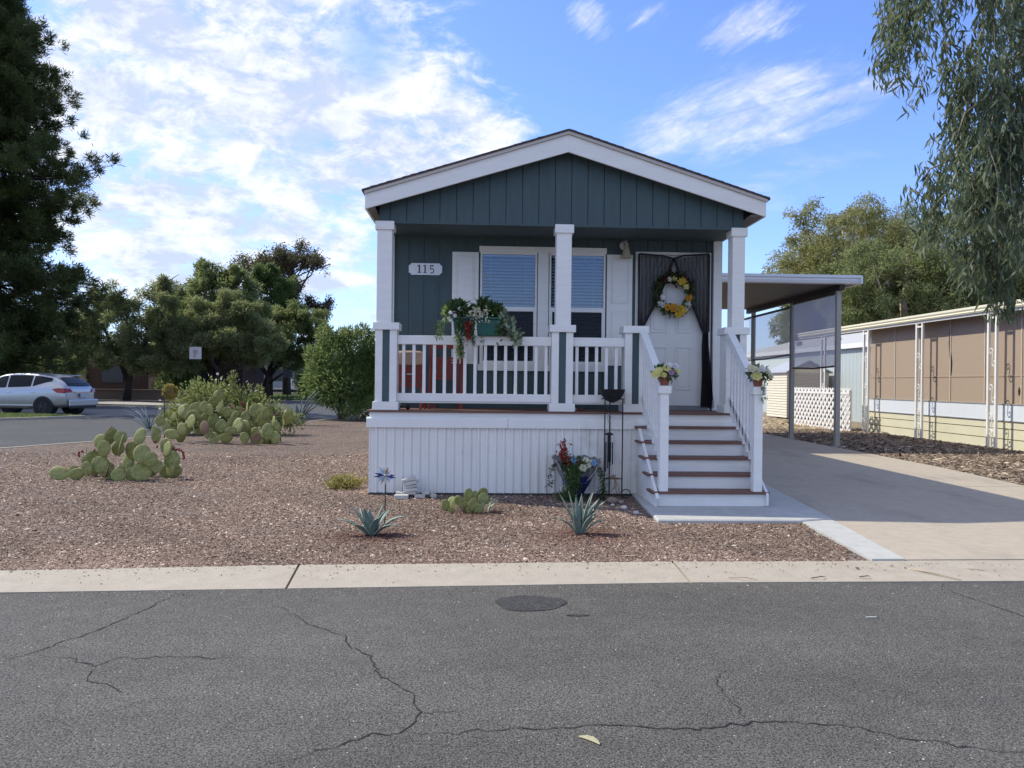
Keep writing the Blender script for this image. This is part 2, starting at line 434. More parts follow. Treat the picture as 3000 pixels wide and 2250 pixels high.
def mat_concrete(name, base, stain=(.2, .17, .14), amt=.4, speck=.5):
    m, nt, out = nodes(name); p = N(nt, 'ShaderNodeBsdfPrincipled'); nt.links.new(p.outputs[0], out.inputs[0])
    v = objvec(nt)
    big = noise(nt, objvec(nt, (1, .45, 1)), .9, 7, .62); mid = noise(nt, v, 7, 6, .65); fine = noise(nt, v, 120, 4, .7)
    f = mth(nt, 'MULTIPLY', ramp(nt, mid, .25, .75, .88, 1.1, False), ramp(nt, fine, .3, .7, 1 - .22 * speck, 1 + .2 * speck, False))
    c = mixc(nt, tuple(base), f, 1.0, 'MULTIPLY')
    c = mixc(nt, c, tuple(stain), ramp(nt, big, .5, .75, 0, amt))
    pit = ramp(nt, noise(nt, v, 55, 2, .5), .70, .78)
    c = mixc(nt, c, tuple(b * .55 for b in base), mth(nt, 'MULTIPLY', pit, speck))
    nt.links.new(c, p.inputs['Base Color']); p.inputs['Roughness'].default_value = .85; p.inputs['Specular IOR Level'].default_value = .25
    nt.links.new(bumpn(nt, mth(nt, 'ADD', fine, mth(nt, 'MULTIPLY', mid, .8)), .35, .004), p.inputs['Normal'])
    return m
def mat_gravel(name, cols, scale=45, dark=.5):
    """loose stone bed: each cell its own stone colour"""
    m, nt, out = nodes(name); p = N(nt, 'ShaderNodeBsdfPrincipled'); nt.links.new(p.outputs[0], out.inputs[0])
    v = objvec(nt)
    vo = N(nt, 'ShaderNodeTexVoronoi'); vo.inputs['Scale'].default_value = scale; nt.links.new(v, vo.inputs['Vector'])
    sc = N(nt, 'ShaderNodeSeparateColor'); nt.links.new(vo.outputs['Color'], sc.inputs[0])
    cr = N(nt, 'ShaderNodeValToRGB'); nt.links.new(sc.outputs[0], cr.inputs[0])
    e = cr.color_ramp.elements
    e[0].color = (*cols[0], 1); e[1].color = (*cols[-1], 1); e[1].position = 1
    for i, c in enumerate(cols[1:-1]):
        x = e.new((i + 1) / (len(cols) - 1)); x.color = (*c, 1)
    gap = ramp(nt, vo.outputs['Distance'], .35, .75, 1, dark)
    big = noise(nt, v, .7, 6, .6)
    c = mixc(nt, cr.outputs[0], mth(nt, 'MULTIPLY', gap, ramp(nt, big, .3, .7, .82, 1.16, False)), 1.0, 'MULTIPLY')
    nt.links.new(c, p.inputs['Base Color']); p.inputs['Roughness'].default_value = .9; p.inputs['Specular IOR Level'].default_value = .2
    nt.links.new(bumpn(nt, mth(nt, 'ADD', mth(nt, 'MULTIPLY', vo.outputs['Distance'], -1), noise(nt, v, 90, 3)), .8, .02), p.inputs['Normal'])
    return m
def mat_attr(name, rough=.85, spec=.25):
    m, nt, out = nodes(name); p = N(nt, 'ShaderNodeBsdfPrincipled'); nt.links.new(p.outputs[0], out.inputs[0])
    at = N(nt, 'ShaderNodeAttribute'); at.attribute_name = 'Col'
    nt.links.new(at.outputs['Color'], p.inputs['Base Color']); p.inputs['Roughness'].default_value = rough; p.inputs['Specular IOR Level'].default_value = spec
    return m
ASPH = mat_asphalt('street_asphalt', (.103, .095, .083))
ASPH2 = mat_asphalt('side_street_asphalt', (.072, .070, .070), .3)
PATCH = mat_asphalt('asphalt_patch', (.054, .052, .050), .35)
CURB = mat_concrete('curb_concrete', (.42, .365, .29), (.30, .245, .185), .45, .9)
DRIVE = mat_concrete('driveway_concrete', (.435, .37, .29), (.22, .185, .15), .7, .4)
SLAB = mat_concrete('pale_concrete', (.47, .46, .43), (.36, .34, .31), .35, .3)
GRAV = mat_gravel('gravel_bed', [(.10, .068, .053), (.18, .126, .098), (.255, .185, .147), (.31, .23, .185), (.42, .33, .27)], 42, .45)
MULCH = mat_gravel('leaf_litter_bed', [(.08, .056, .04), (.155, .11, .078), (.22, .165, .118), (.32, .25, .18)], 34, .5)
DRY = mat_gravel('dry_soil', [(.26, .20, .14), (.34, .26, .18), (.40, .32, .23)], 18, .75)
SOIL = M('bare_soil', (.20, .155, .115), .95, .25, .6, .4, 30)
GRASSB = M('lawn_soil', (.035, .055, .018), .95, .3, 3, .5, 60)
CRACKM = M('crack_shadow_filler', (.022, .021, .020), .95, .1)

def sheet(name, poly, z, mat, kind='structure', thick=None):
    b = MB()
    if thick: b.prism(poly, z - thick, z, 'z')
    else: b.face([(x, y, z) for x, y in poly])
    return b.build(name, mat, kind=kind)
ground = sheet('ground', [(-500, -200), (500, -200), (500, 900), (-500, 900)], -.14, SOIL)
sheet('street', [(-80, -17), (60, -17), (60, -3.95), (4.2, -4.062), (1.576, -4.075), (-1.35, -4.232), (-3.3, -4.35), (-14.6, -4.9), (-80, -4.9)], -.03, ASPH, thick=.09)
# curb: rounded ribbon of concrete with joints
bl = [(-14.5, -4.35), (-3.547, -3.847), (-1.392, -3.672), (1.564, -3.549), (3.234, -3.533), (4.6, -3.526), (8.9, -3.42), (30, -3.1)]
fl = [(-14.6, -4.9), (-3.3, -4.352), (-1.35, -4.234), (1.569, -4.076), (3.2, -4.066), (4.6, -4.062), (9, -3.96), (30, -3.65)]
b = MB()
for (p0, p1, q0, q1) in ((bl[0], bl[2], fl[0], fl[2]), (bl[2], bl[3], fl[2], fl[3]), (bl[3], bl[6], fl[3], fl[6]), (bl[6], bl[7], fl[6], fl[7])):
    n = 10; g = .009
    for i in range(n):
        t0 = i / n; t1 = (i + 1) / n
        def L(a, c, t): return (a[0] + (c[0] - a[0]) * t, a[1] + (c[1] - a[1]) * t)
        a0, a1, c0, c1 = L(p0, p1, t0), L(p0, p1, t1), L(q0, q1, t0), L(q0, q1, t1)
        if i == 0: a0 = (a0[0] + g, a0[1]); c0 = (c0[0] + g, c0[1])
        if i == n - 1: a1 = (a1[0] - g, a1[1]); c1 = (c1[0] - g, c1[1])
        prof = [(0, .004), (.12, .004), (.8, -.02), (1, -.026)]
        for (s0, z0), (s1, z1) in zip(prof, prof[1:]):
            A0, A1, B0, B1 = L(a0, c0, s0), L(a1, c1, s0), L(a0, c0, s1), L(a1, c1, s1)
            b.face([(*A0, z0), (*A1, z0), (*B1, z1), (*B0, z1)])
        if i == 0: b.face([(*a0, .004), (*c0, -.026), (*c0, -.12), (*a0, -.12)])
        if i == n - 1: b.face([(*a1, .004), (*c1, -.026), (*c1, -.12), (*a1, -.12)])
        b.face([(*a0, .004), (*a1, .004), (*a1, -.12), (*a0, -.12)])
        b.face([(*c0, -.026), (*c1, -.026), (*c1, -.12), (*c0, -.12)])
b.build('curb', CURB, kind='structure')
# yard sheets
gpoly = [(-14.6, -4.37), (-3.56, -3.855), (-1.40, -3.68), (1.56, -3.556), (3.225, -3.54), (3.30, -2.4), (3.41, -1.8), (3.45, 1.3), (3.45, 24), (-5.0, 24), (-5.3, 20.5), (-5.75, 17.5), (-6.7, 12.5), (-8.55, 7.9), (-9.75, 5.5)]
gravel = sheet('gravel_yard', gpoly, 0, GRAV)
sheet('walkway_slab', [(1.85, -1.87), (3.36, -1.87), (3.75, -1.73), (3.93, -.17), (4.08, 1.05), (4.0, 1.4), (2.04, 1.2), (2.0, .7)], .036, SLAB, thick=.12).modifiers.new('bevel', 'BEVEL').width = .012
sheet('driveway_strip', [(3.235, -3.525), (3.515, -3.522), (3.745, -1.745), (3.37, -1.885)], .02, SLAB, thick=.1)
g = .006
dl = [(3.53, -3.512), (3.76, -1.72), (3.94, -.17), (4.07, .85)]
dr = [(8.9, -3.405), (7.35, -1.2), (7.75, .2), (7.95, .98)]
sheet('driveway', [dl[0], dr[0], dr[1], dr[2], dr[3], dl[3], dl[2], dl[1]], .012, DRIVE, thick=.12)
sheet('driveway.001', [(4.08, .86), (7.95, .99), (8.2, 3.5), (8.25, 5.4), (4.0, 5.4), (3.5, 5.4), (3.5, 1.45), (4.02, 1.42)], .013, DRIVE, thick=.12)
sheet('driveway.002', [(3.5, 5.412), (8.25, 5.412), (8.4, 16), (3.5, 16)], .012, DRIVE, thick=.12)
sheet('leaf_litter_ground', [(8.92, -3.4), (30, -3.08), (30, 15), (8.42, 15), (8.27, 5.4), (8.21, 3.5), (7.96, .98), (7.76, .2), (7.36, -1.2)], .004, MULCH)
sheet('dry_yard', [(3.5, 15), (60, 15), (60, 70), (3.5, 70)], -.004, DRY)
# side street to the left, car park beyond it
sheet('side_street', [(-14.65, -4.9), (-14.65, -4.4), (-9.85, 5.45), (-8.65, 7.88), (-6.8, 12.5), (-5.85, 17.5), (-5.4, 20.5), (-5.1, 24), (-4.6, 48), (-60, 48), (-90, 40), (-90, -4.9)], -.035, ASPH2, thick=.08)
b = MB()
ed = [(-14.6, -4.37), (-9.75, 5.5), (-8.55, 7.9), (-6.7, 12.5), (-5.75, 17.5), (-5.3, 20.5), (-5.0, 24)]
for p, q in zip(ed, ed[1:]): b.bar((p[0] - .05, p[1], -.03), (q[0] - .05, q[1], -.03), .11, .085)
b.build('street_edging', CURB, kind='structure')
# lawn island beside the parked car
LAWN = [(-14.6, 18.75), (-15.3, 17.4), (-16.6, 15.9), (-40, 14.6), (-40, 21.8), (-18.5, 20.0), (-16, 19.25)]
sheet('lawn', LAWN, .03, GRASSB)
b = MB()
for p, q in zip(LAWN[:4], LAWN[1:4]): b.bar((*p, -.02), (*q, -.02), .22, .14)
for p, q in zip(LAWN[4:] + LAWN[:1], LAWN[5:] + LAWN[:1]): b.bar((*p, -.02), (*q, -.02), .18, .13)
b.build('lawn_edging', CURB, kind='structure')
sheet('parking_pad', [(-15.2, 19.4), (-18.5, 20.3), (-40, 22.2), (-40, 27), (-15.5, 26.5), (-10, 25), (-11, 22.5)], -.028, mat_concrete('parking_pad_concrete', (.20, .185, .165), (.11, .10, .09), .5))
# far pavement and lawn
sheet('pavement', [(-40, 33.2), (-21, 32.2), (-16.7, 30.7), (-12.5, 30.3), (-12.3, 31.3), (-16.6, 32.6), (-21, 36.6), (-40, 38)], .03, mat_concrete('far_pavement_concrete', (.40, .36, .30)), thick=.15)
sheet('far_ground', [(-60, 38), (-21, 36.6), (-16.6, 32.6), (-14, 34), (-13.5, 44), (-60, 60)], .02, M('far_bed_soil', (.10, .075, .055), .95, .3, 1.5, .4, 20))
sheet('far_lawn', [(-20, 44.5), (-4, 47), (-4, 70), (-34, 70), (-26, 56)], .04, GRASSB, thick=.2)

def ribbon(name, pts, w, z, mat, j=.018):
    """thin open crack in the surface, ragged edges"""
    out = []
    for (x0, y0), (x1, y1) in zip(pts, pts[1:]):
        L_ = sqrt((x1 - x0) ** 2 + (y1 - y0) ** 2); n = max(1, int(L_ / .03))
        for i in range(n):
            t = i / n; out.append((x0 + (x1 - x0) * t + random.gauss(0, j * .45), y0 + (y1 - y0) * t + random.gauss(0, j * .45)))
    out.append(pts[-1]); b = MB(); prev = None; m = len(out)
    for i, (x, y) in enumerate(out):
        a = out[max(i - 1, 0)]; c = out[min(i + 1, m - 1)]
        dx, dy = c[0] - a[0], c[1] - a[1]; l = sqrt(dx * dx + dy * dy) or 1
        ww = w * random.uniform(.35, 1.15) * min(1, .25 + 4 * min(i, m - 1 - i) / m) * .5
        cur = ((x - dy / l * ww, y + dx / l * ww, z), (x + dy / l * ww, y - dx / l * ww, z))
        if prev: b.face([prev[0], prev[1], cur[1], cur[0]])
        prev = cur
    return b.build(name, mat, kind='structure', fix=False)
CR = [
 (.011, [(-2.5, -5.76), (-2.45, -5.61), (-2.43, -5.54), (-2.36, -5.46), (-2.31, -5.34), (-2.27, -5.22), (-2.21, -5.13), (-2.2, -5.02), (-2.15, -4.86), (-2.14, -4.78), (-2.09, -4.66), (-2.11, -4.58), (-2.08, -4.5), (-2.06, -4.43), (-2.05, -4.31)]),
 (.009, [(-2.32, -5.51), (-2.24, -5.54), (-2.1, -5.56), (-2.07, -5.6), (-1.99, -5.64), (-1.95, -5.65), (-1.9, -5.59), (-1.83, -5.55), (-1.7, -5.54), (-1.56, -5.53), (-1.42, -5.56), (-1.3, -5.56), (-1.18, -5.55)]),
 (.008, [(-1.94, -5.64), (-1.93, -5.73), (-1.89, -5.86), (-1.78, -5.89), (-1.72, -5.92), (-1.65, -6.0)]),
 (.010, [(-1.32, -4.61), (-1.23, -4.71), (-1.15, -4.84), (-1.09, -4.9), (-1.03, -5.0), (-0.93, -5.08), (-0.85, -5.15), (-0.79, -5.2), (-0.76, -5.21), (-0.73, -5.34), (-0.7, -5.41), (-0.63, -5.47), (-0.57, -5.54), (-0.53, -5.65), (-0.52, -5.75), (-0.47, -5.83), (-0.4, -5.91), (-0.35, -5.97), (-0.31, -6.03), (-0.29, -6.1), (-0.27, -6.17), (-0.25, -6.23), (-0.27, -6.31), (-0.29, -6.36), (-0.32, -6.41), (-0.37, -6.44), (-0.44, -6.45), (-0.49, -6.48), (-0.54, -6.52), (-0.63, -6.57), (-0.68, -6.61), (-0.72, -6.64), (-0.78, -6.66), (-0.83, -6.7), (-0.9, -6.77)]),
 (.010, [(-0.32, -6.42), (-0.24, -6.43), (-0.18, -6.43), (-0.09, -6.44), (-0.05, -6.41), (0.01, -6.4), (0.09, -6.42), (0.15, -6.39), (0.21, -6.4), (0.28, -6.4), (0.36, -6.39), (0.42, -6.39), (0.47, -6.36), (0.54, -6.36), (0.61, -6.37), (0.68, -6.38), (0.8, -6.4), (0.88, -6.41), (0.94, -6.41), (1.03, -6.39), (1.1, -6.38), (1.17, -6.37), (1.2, -6.35), (1.33, -6.35), (1.42, -6.36), (1.53, -6.38), (1.62, -6.39), (1.68, -6.43), (1.75, -6.5), (1.86, -6.53), (1.93, -6.55), (1.96, -6.58), (2.03, -6.6), (2.08, -6.62), (2.21, -6.63), (2.5, -6.7)]),
 (.006, [(-0.25, -6.23), (-0.18, -6.23), (-0.07, -6.22)]),
 (.007, [(1.29, -5.75), (1.19, -5.86), (1.17, -6.06), (1.17, -6.14), (1.19, -6.22), (1.19, -6.35)]),
 (.012, [(3.4, -4.22), (3.4, -4.37), (3.43, -4.49), (3.46, -4.64), (3.48, -4.77), (3.5, -4.9), (3.6, -5.4)])]
for w_, pts in CR: ribbon('street_crack', pts, w_ * .78, -.0268, CRACKM)
# round tar patch and its small neighbour
pp = []
for k in range(40):
    t = 2 * pi * k / 40; e = 1 + .06 * sin(3 * t + 1) + .04 * sin(5 * t)
    pp.append((.345 + .235 * e * cos(t), -4.585 + .175 * e * sin(t)))
sheet('street_patch', pp, -.0262, PATCH)
pp = [(.63 + .075 * cos(2 * pi * k / 16), -4.85 + .018 * sin(2 * pi * k / 16)) for k in range(16)]
sheet('street_patch.001', pp, -.0262, PATCH)

# ------------------------------------------------------------------ loose chips on the yard
def chips(name, n, sampler, size, colf, mat, elong=1.8):
    P = sampler(n); n = len(P)
    s = size * rng.lognormal(0, .35, n) * (1 + .02 * np.maximum(0, P[:, 1] + 4) ** 1.3)
    a = rng.uniform(0, 2 * pi, n); el = rng.uniform(1, elong, n)
    u = np.stack([np.cos(a), np.sin(a), rng.normal(0, .25, n)], 1) * (s * el)[:, None]
    v = np.stack([-np.sin(a), np.cos(a), rng.normal(0, .25, n)], 1) * (s / el ** .5)[:, None]
    h = np.zeros((n, 3)); h[:, 2] = s * rng.uniform(.35, .9, n)
    j = lambda: rng.uniform(.6, 1.3, (n, 1))
    V = np.stack([P + u * j(), P + v * j(), P - u * j(), P - v * j(), P + h + u * rng.uniform(-.5, .5, (n, 1))], 1).reshape(-1, 3)
    b = np.arange(n)[:, None] * 5
    F = np.concatenate([b + np.array([[i, (i + 1) % 4, 4]]) for i in range(4)], 0)
    c = np.repeat(colf(P), 5, 0); c = np.concatenate([c, np.ones((len(c), 1))], 1)
    return np_mesh(name, V, F, c, mat, kind='stuff')
def inpoly(P, poly):
    x, y = P[:, 0], P[:, 1]; r = np.zeros(len(P), bool); m = len(poly)
    for i in range(m):
        x0, y0 = poly[i]; x1, y1 = poly[(i + 1) % m]
        c = ((y0 > y) != (y1 > y)) & (x < (x1 - x0) * (y - y0) / (y1 - y0 + 1e-12) + x0); r ^= c
    return r
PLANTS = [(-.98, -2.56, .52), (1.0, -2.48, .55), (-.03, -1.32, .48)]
def s_front(n):
    t = rng.random(n); y = -3.9 + 9.0 * t ** 2.4
    d = y + 9.57; x = (rng.random(n) * 1.22 - .72) * d
    P = np.stack([x, y, rng.uniform(-.004, .006, n)], 1)
    k = inpoly(P, gpoly) & ~((x > -1.36) & (y > .03) & (x < 3.5)) & ~((x > 1.83) & (y > -1.9)) & (y < 6.5)
    k &= (patchy(P, 1.6) + rng.normal(0, .35, len(P)) < .62)
    return P[k]
def patchy(P, k):
    x, y = P[:, 0], P[:, 1]
    return (np.sin(x * 1.9 * k + 1.3 * np.sin(y * 1.1 * k)) + np.sin(y * 2.7 * k + 1.7 * np.sin(x * 1.4 * k + 2)) + np.sin((x + y) * 4.3 * k + 1)) / 3
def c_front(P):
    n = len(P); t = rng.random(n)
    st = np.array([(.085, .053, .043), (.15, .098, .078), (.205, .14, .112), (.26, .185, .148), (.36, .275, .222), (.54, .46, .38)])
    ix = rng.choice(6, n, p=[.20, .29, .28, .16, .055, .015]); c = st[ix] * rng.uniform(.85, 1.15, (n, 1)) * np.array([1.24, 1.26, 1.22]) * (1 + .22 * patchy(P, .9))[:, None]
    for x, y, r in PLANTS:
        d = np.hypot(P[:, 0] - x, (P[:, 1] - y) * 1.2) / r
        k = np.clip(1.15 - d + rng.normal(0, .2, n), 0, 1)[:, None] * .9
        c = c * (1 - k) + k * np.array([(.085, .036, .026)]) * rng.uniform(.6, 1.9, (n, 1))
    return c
CHIP = mat_attr('gravel_chip')
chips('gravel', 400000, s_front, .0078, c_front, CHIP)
def s_grit(n):
    t = rng.random(n); e = rng.exponential(.12, n) * np.where(rng.random(n) < .5, 1, -1)
    x = rng.uniform(-4.5, 5, n); yb = -3.60 + .045 * np.minimum(x - 1.5, 0); y = np.where(rng.random(n) < .45, yb - np.abs(e) * .8, yb - .53 - np.abs(e))
    z = np.where(y > yb - .5, .004 - np.clip((yb - y - .06) / .45, 0, 1) * .03, -.028)
    return np.stack([x, y, z], 1)
chips('loose_grit', 1500, s_grit, .0045, lambda P: np.array([(.22, .16, .125)]) * rng.uniform(.4, 1.7, (len(P), 1)), CHIP)
def s_mul(n):
    y = -3.4 + 17 * rng.random(n) ** 1.2; x = 7.2 + 4.9 * rng.random(n)
    P = np.stack([x, y, rng.uniform(.006, .02, n)], 1)
    return P[inpoly(P, [(8.92, -3.4), (12.2, -3.08), (12.2, 14.5), (8.42, 14.5), (8.27, 5.4), (8.21, 3.5), (7.96, .98), (7.76, .2), (7.36, -1.2)])]
def c_mul(P):
    n = len(P); st = np.array([(.09, .062, .044), (.17, .12, .083), (.25, .187, .133), (.36, .285, .21), (.48, .39, .29)])
    ix = rng.choice(5, n, p=[.25, .28, .25, .15, .07]); return st[ix] * rng.uniform(.8, 1.2, (n, 1))
chips('leaf_litter', 36000, s_mul, .016, c_mul, CHIP, 3.2)
def s_dry(n):
    P = np.stack([rng.uniform(5, 12.5, n), rng.uniform(14.5, 26, n), rng.uniform(0, .01, n)], 1); return P
chips('dry_straw', 6000, s_dry, .022, lambda P: np.array([(.36, .28, .18)]) * rng.uniform(.5, 1.4, (len(P), 1)), CHIP, 3)
# grass blades on the lawns
def blades(name, poly, n, h, wd):
    xs = [p[0] for p in poly]; ys = [p[1] for p in poly]
    P = np.stack([rng.uniform(max(min(xs), -24), max(xs), n), rng.uniform(min(ys), max(ys), n), np.full(n, .03)], 1)
    P = P[inpoly(P, poly)]; n = len(P)
    D = np.stack([rng.normal(0, .35, n), rng.normal(0, .35, n), np.ones(n)], 1)
    return leaf_obj(name, P, D, h * rng.uniform(.6, 1.3, n), wd, leafmat(name + '_blade', (.035, .07, .016), (.07, .12, .03)), kind='stuff')
blades('grass', LAWN, 16000, .07, .03)
blades('grass.001', [(-20, 44.5), (-4, 47), (-4, 62), (-30, 62), (-26, 56)], 9000, .12, .09)
# ------------------------------------------------------------------ the mobile home
home = root('mobile_home', 'dark teal manufactured home with white gable trim, front porch and steps', 'house', (1.03, .95, 0))
YB = .95                                   # face of the porch's back wall
XL, XR = -1.33, 3.40
RX, RZ = 1.07, 4.60                        # ridge
def roofz(x): return RZ - .316 * abs(x - RX)
def boards(b, x0, x1, zlo, zhi, y, holes=(), pitch=.2095, thick=.022, gap=.0095, off=0.0):
    """vertical grooved boards; zhi may be a function of x"""
    x = x0 - off
    zf = zhi if callable(zhi) else (lambda _x: zhi)
    while x < x1 - 1e-4:
        a = max(x0, x) ; c = min(x1, x + pitch - gap)
        cuts = sorted({a, c} | {h for hh in holes for h in hh[:2] if a < h < c} | ({RX} if a < RX < c and callable(zhi) else set()))
        for s, e in zip(cuts, cuts[1:]):
            if e - s < 1e-4: continue
            mid = (s + e) / 2; segs = [(zlo, None)]
            for hx0, hx1, hz0, hz1 in holes:
                if hx0 <= mid <= hx1: segs = [(zlo, hz0), (hz1, None)]
            for z0, z1 in segs:
                if z1 is None: b.prism([(s, z0), (e, z0), (e, zf(e)), (s, zf(s))], y, y + thick, 'y')
                elif z1 - z0 > 1e-3: b.box(s, e, y, y + thick, z0, z1)
        x += pitch
WIN = [(-.018, .778, 1.69, 3.256), (.95, 1.742, 1.69, 3.256)]
DOOR = (2.2, 3.212, 1.075, 3.268)
wl = MB(); boards(wl, XL + .004, XR - .004, 1.072, 3.47, YB, WIN + [DOOR], off=.1)
for (x0, x1, z0, z1) in ((XL + .004, WIN[0][0], 1.06, 3.47), (WIN[0][1], WIN[1][0], 1.06, 3.47), (WIN[1][1], DOOR[0], 1.06, 3.47), (DOOR[1], XR - .004, 1.06, 3.47)):
    wl.box(x0, x1, YB + .008, YB + .10, z0, z1)
for h in WIN: wl.box(h[0], h[1], YB + .0195, YB + .10, 1.06, h[2]); wl.box(h[0], h[1], YB + .0195, YB + .10, h[3], 3.47)
wl.box(DOOR[0], DOOR[1], YB + .0195, YB + .10, DOOR[3], 3.47)
# long side walls and the far end
for xs, s in ((XL, 1), (XR, -1)):
    x0, x1 = sorted((xs, xs + .1 * s)); wl.box(x0, x1, YB + .101, 14.2, .9, roofz(xs) - .13)
wl.box(XL + .101, XR - .101, 14.1, 14.2, .9, 3.6)
wl.build('wall', TEAL, home)
gb = MB(); boards(gb, XL + .03, XR - .03, 3.462, lambda x: roofz(x) - .10, 0, off=.07)
gb.prism([(XL + .03, 3.47), (XR - .03, 3.47), (XR - .03, roofz(XR) - .1), (RX, RZ - .1), (XL + .03, roofz(XL) - .1)], .0195, .14, 'y')
gb.box(XL + .02, XR - .02, -.012, .17, 3.436, 3.463)
gb.build('gable', TEAL, home)
MB().box(XL + .02, XR - .02, .171, YB + .1, 3.462, 3.48).build('porch_ceiling', TEALT, home)
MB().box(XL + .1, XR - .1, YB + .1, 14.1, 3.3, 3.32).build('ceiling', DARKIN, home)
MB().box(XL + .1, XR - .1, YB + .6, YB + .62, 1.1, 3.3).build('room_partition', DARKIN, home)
# roof
YF, YE = -.2, 14.5
EL, ER = -1.46, 3.60
r = MB()
for xe in (EL, ER):
    ze = roofz(xe); sg = -1 if xe < RX else 1
    xo = xe + .03 * sg
    r.prism([(RX, RZ + .012), (xo, roofz(xo) + .012), (xo, roofz(xo) - .012), (RX, RZ - .012)], YF - .035, YE, 'y')
rf = r.build('roof', SHINGLE, home)
tabs = MB()
for k in range(26):                        # ragged shingle edge showing above the rake
    for sg in (-1, 1):
        d0 = k * .098 + .01; d1 = d0 + .092
        if RX + sg * d1 < EL - .03 or RX + sg * d1 > ER + .03: continue
        p0 = (RX + sg * d0, roofz(RX + sg * d0) + .010); p1 = (RX + sg * d1, roofz(RX + sg * d1) + .010 + random.uniform(0, .007))
        tabs.prism([p0, p1, (p1[0], p1[1] - .012), (p0[0], p0[1] - .012)], YF - .045, YF + .35, 'y')
tabs.build('shingle_edge', SHINGLE, rf)
for xe in (EL, ER):
    ze = roofz(xe)
    MB().prism([(RX, RZ - .013), (xe, ze - .013), (xe, ze - .05), (RX, RZ - .05)], YF - .026, YF - .002, 'y').build('drip_edge', CREAM, home)
    x2 = xe - (.012 if xe > RX else -.012)
    MB().prism([(RX, RZ - .0505), (x2, roofz(x2) - .0505), (x2, roofz(x2) - .235), (RX, RZ - .268)], YF, YF + .03, 'y').build('rake_board', WHITE, home, bevel=.002)
    a, c = sorted((xe, xe - (.025 if xe > RX else -.025)))
    MB().box(a, c, YF + .031, YE, ze - .225, ze - .02).build('eave_board', WHITE, home)
    wx = XL if xe < RX else XR
    a, c = sorted((xe - (.026 if xe > RX else -.026), wx))
    MB().box(a, c, YF + .031, YE, ze - .222, ze - .205).build('soffit', M('soffit_board_%d' % (xe > 0), (.16, .155, .15), .7), home)
MB().prism([(XL, roofz(XL) - .12), (RX, RZ - .12), (XR, roofz(XR) - .12), (XR, roofz(XR) - .14), (RX, RZ - .14), (XL, roofz(XL) - .14)], YF + .031, -.001, 'y').build('soffit', TEALT, home)
# deck, rim and skirting
dk = MB(); n = 7
for k in range(n):
    y0 = -.035 + k * .1405; dk.box(-1.43, 3.46, y0, y0 + .135, 1.045, 1.072)
dk.build('deck', DECK, home, bevel=.003)
MB().box(-1.40, 3.42, -.004, .0, 1.0, 1.0449).box(-1.40, 3.42, 0, .05, .984, 1.0448).build('rim_board', WHITEH, home)
ct = MB()
for x0, x1 in ((-1.43, .352), (.356, 1.985)):
    ct.prism([(-.045, .853), (-.045, .965), (-.02, .984), (.03, .984), (.03, .853)], x0, x1, 'x')
ct.prism([(-.03, .90), (-.03, .965), (-.015, .984), (.03, .984), (.03, .90)], 1.988, 3.4, 'x')
ct.build('skirt_cap', VINYL, home, bevel=.003)
sk = MB(); vent = MB(); x = -1.386; k = 0
pro = [(0, 0), (.0605, .0), (.064, -.018), (.088, -.018), (.0915, .006), (.104, .006), (.1075, 0)]
pts = []
while x < 2.03:
    for dx, dy in pro[:-1]: pts.append((x + dx, dy))
    if k % 3 == 0: vent.box(x + .008, x + .052, -.0025, .002, .08, .845)
    x += .1075; k += 1
poly = [(min(a, 2.03), c) for a, c in pts] + [(2.03, .03), (-1.386, .03)]
sk.prism(poly, .025, .853, 'z')
skirt = sk.build('skirting', VINYL, home)
def mat_perf():
    m, nt, out = nodes('perforated_vinyl'); p = N(nt, 'ShaderNodeBsdfPrincipled'); nt.links.new(p.outputs[0], out.inputs[0])
    v = objvec(nt, (95, 95, 95)); vo = N(nt, 'ShaderNodeTexVoronoi'); vo.inputs['Randomness'].default_value = 0; vo.inputs['Scale'].default_value = 1
    nt.links.new(v, vo.inputs['Vector'])
    nt.links.new(mixc(nt, (.78, .765, .73), (.20, .20, .20), ramp(nt, vo.outputs['Distance'], .42, .30, 0, 1)), p.inputs['Base Color'])
    p.inputs['Roughness'].default_value = .5
    return m
vent.build('vent_panel', mat_perf(), skirt)
MB().box(-1.40, 2.02, -.02, .03, 0, .026).build('skirt_base', M('dark_base_trim', (.05, .05, .05), .8), home)
MB().box(-1.40, -1.386, -.012, 14.2, .0, .853).box(XR - .02, XR, .05, 14.2, 0, 1.0).build('side_skirting', VINYL, home)
# porch columns with caps
for x0, x1 in ((-1.325, -1.135), (.953, 1.147), (3.232, 3.393)):
    c = MB().box(x0, x1, -.012, .178, 2.18, 3.46).build('column', WHITE, home, bevel=.004)
    MB().box(x0 - .022, x1 + .025, -.034, .20, 3.352, 3.4605).build('column_cap', WHITE, c, bevel=.004)
pedx = ((-1.335, -1.064), (.907, 1.181), (1.854, 2.122), (3.165, 3.432))
for x0, x1 in pedx:
    w3 = (x1 - x0) / 3
    p = MB().box(x0, x0 + w3, -.004, .26, 1.178, 2.088).box(x1 - w3, x1, -.004, .26, 1.178, 2.088).build('pedestal', WHITE, home, bevel=.003)
    MB().box(x0 + w3, x1 - w3, .008, .25, 1.178, 2.088).build('pedestal_inlay', TEALT, p)
    MB().box(x0 - .03, x1 + .03, -.03, .285, 2.0885, 2.18).build('pedestal_cap', WHITEH, p, bevel=.004)
    MB().box(x0 - .028, x1 + .027, -.028, .28, 1.0725, 1.1775).build('pedestal_base', WHITEH, p, bevel=.004)
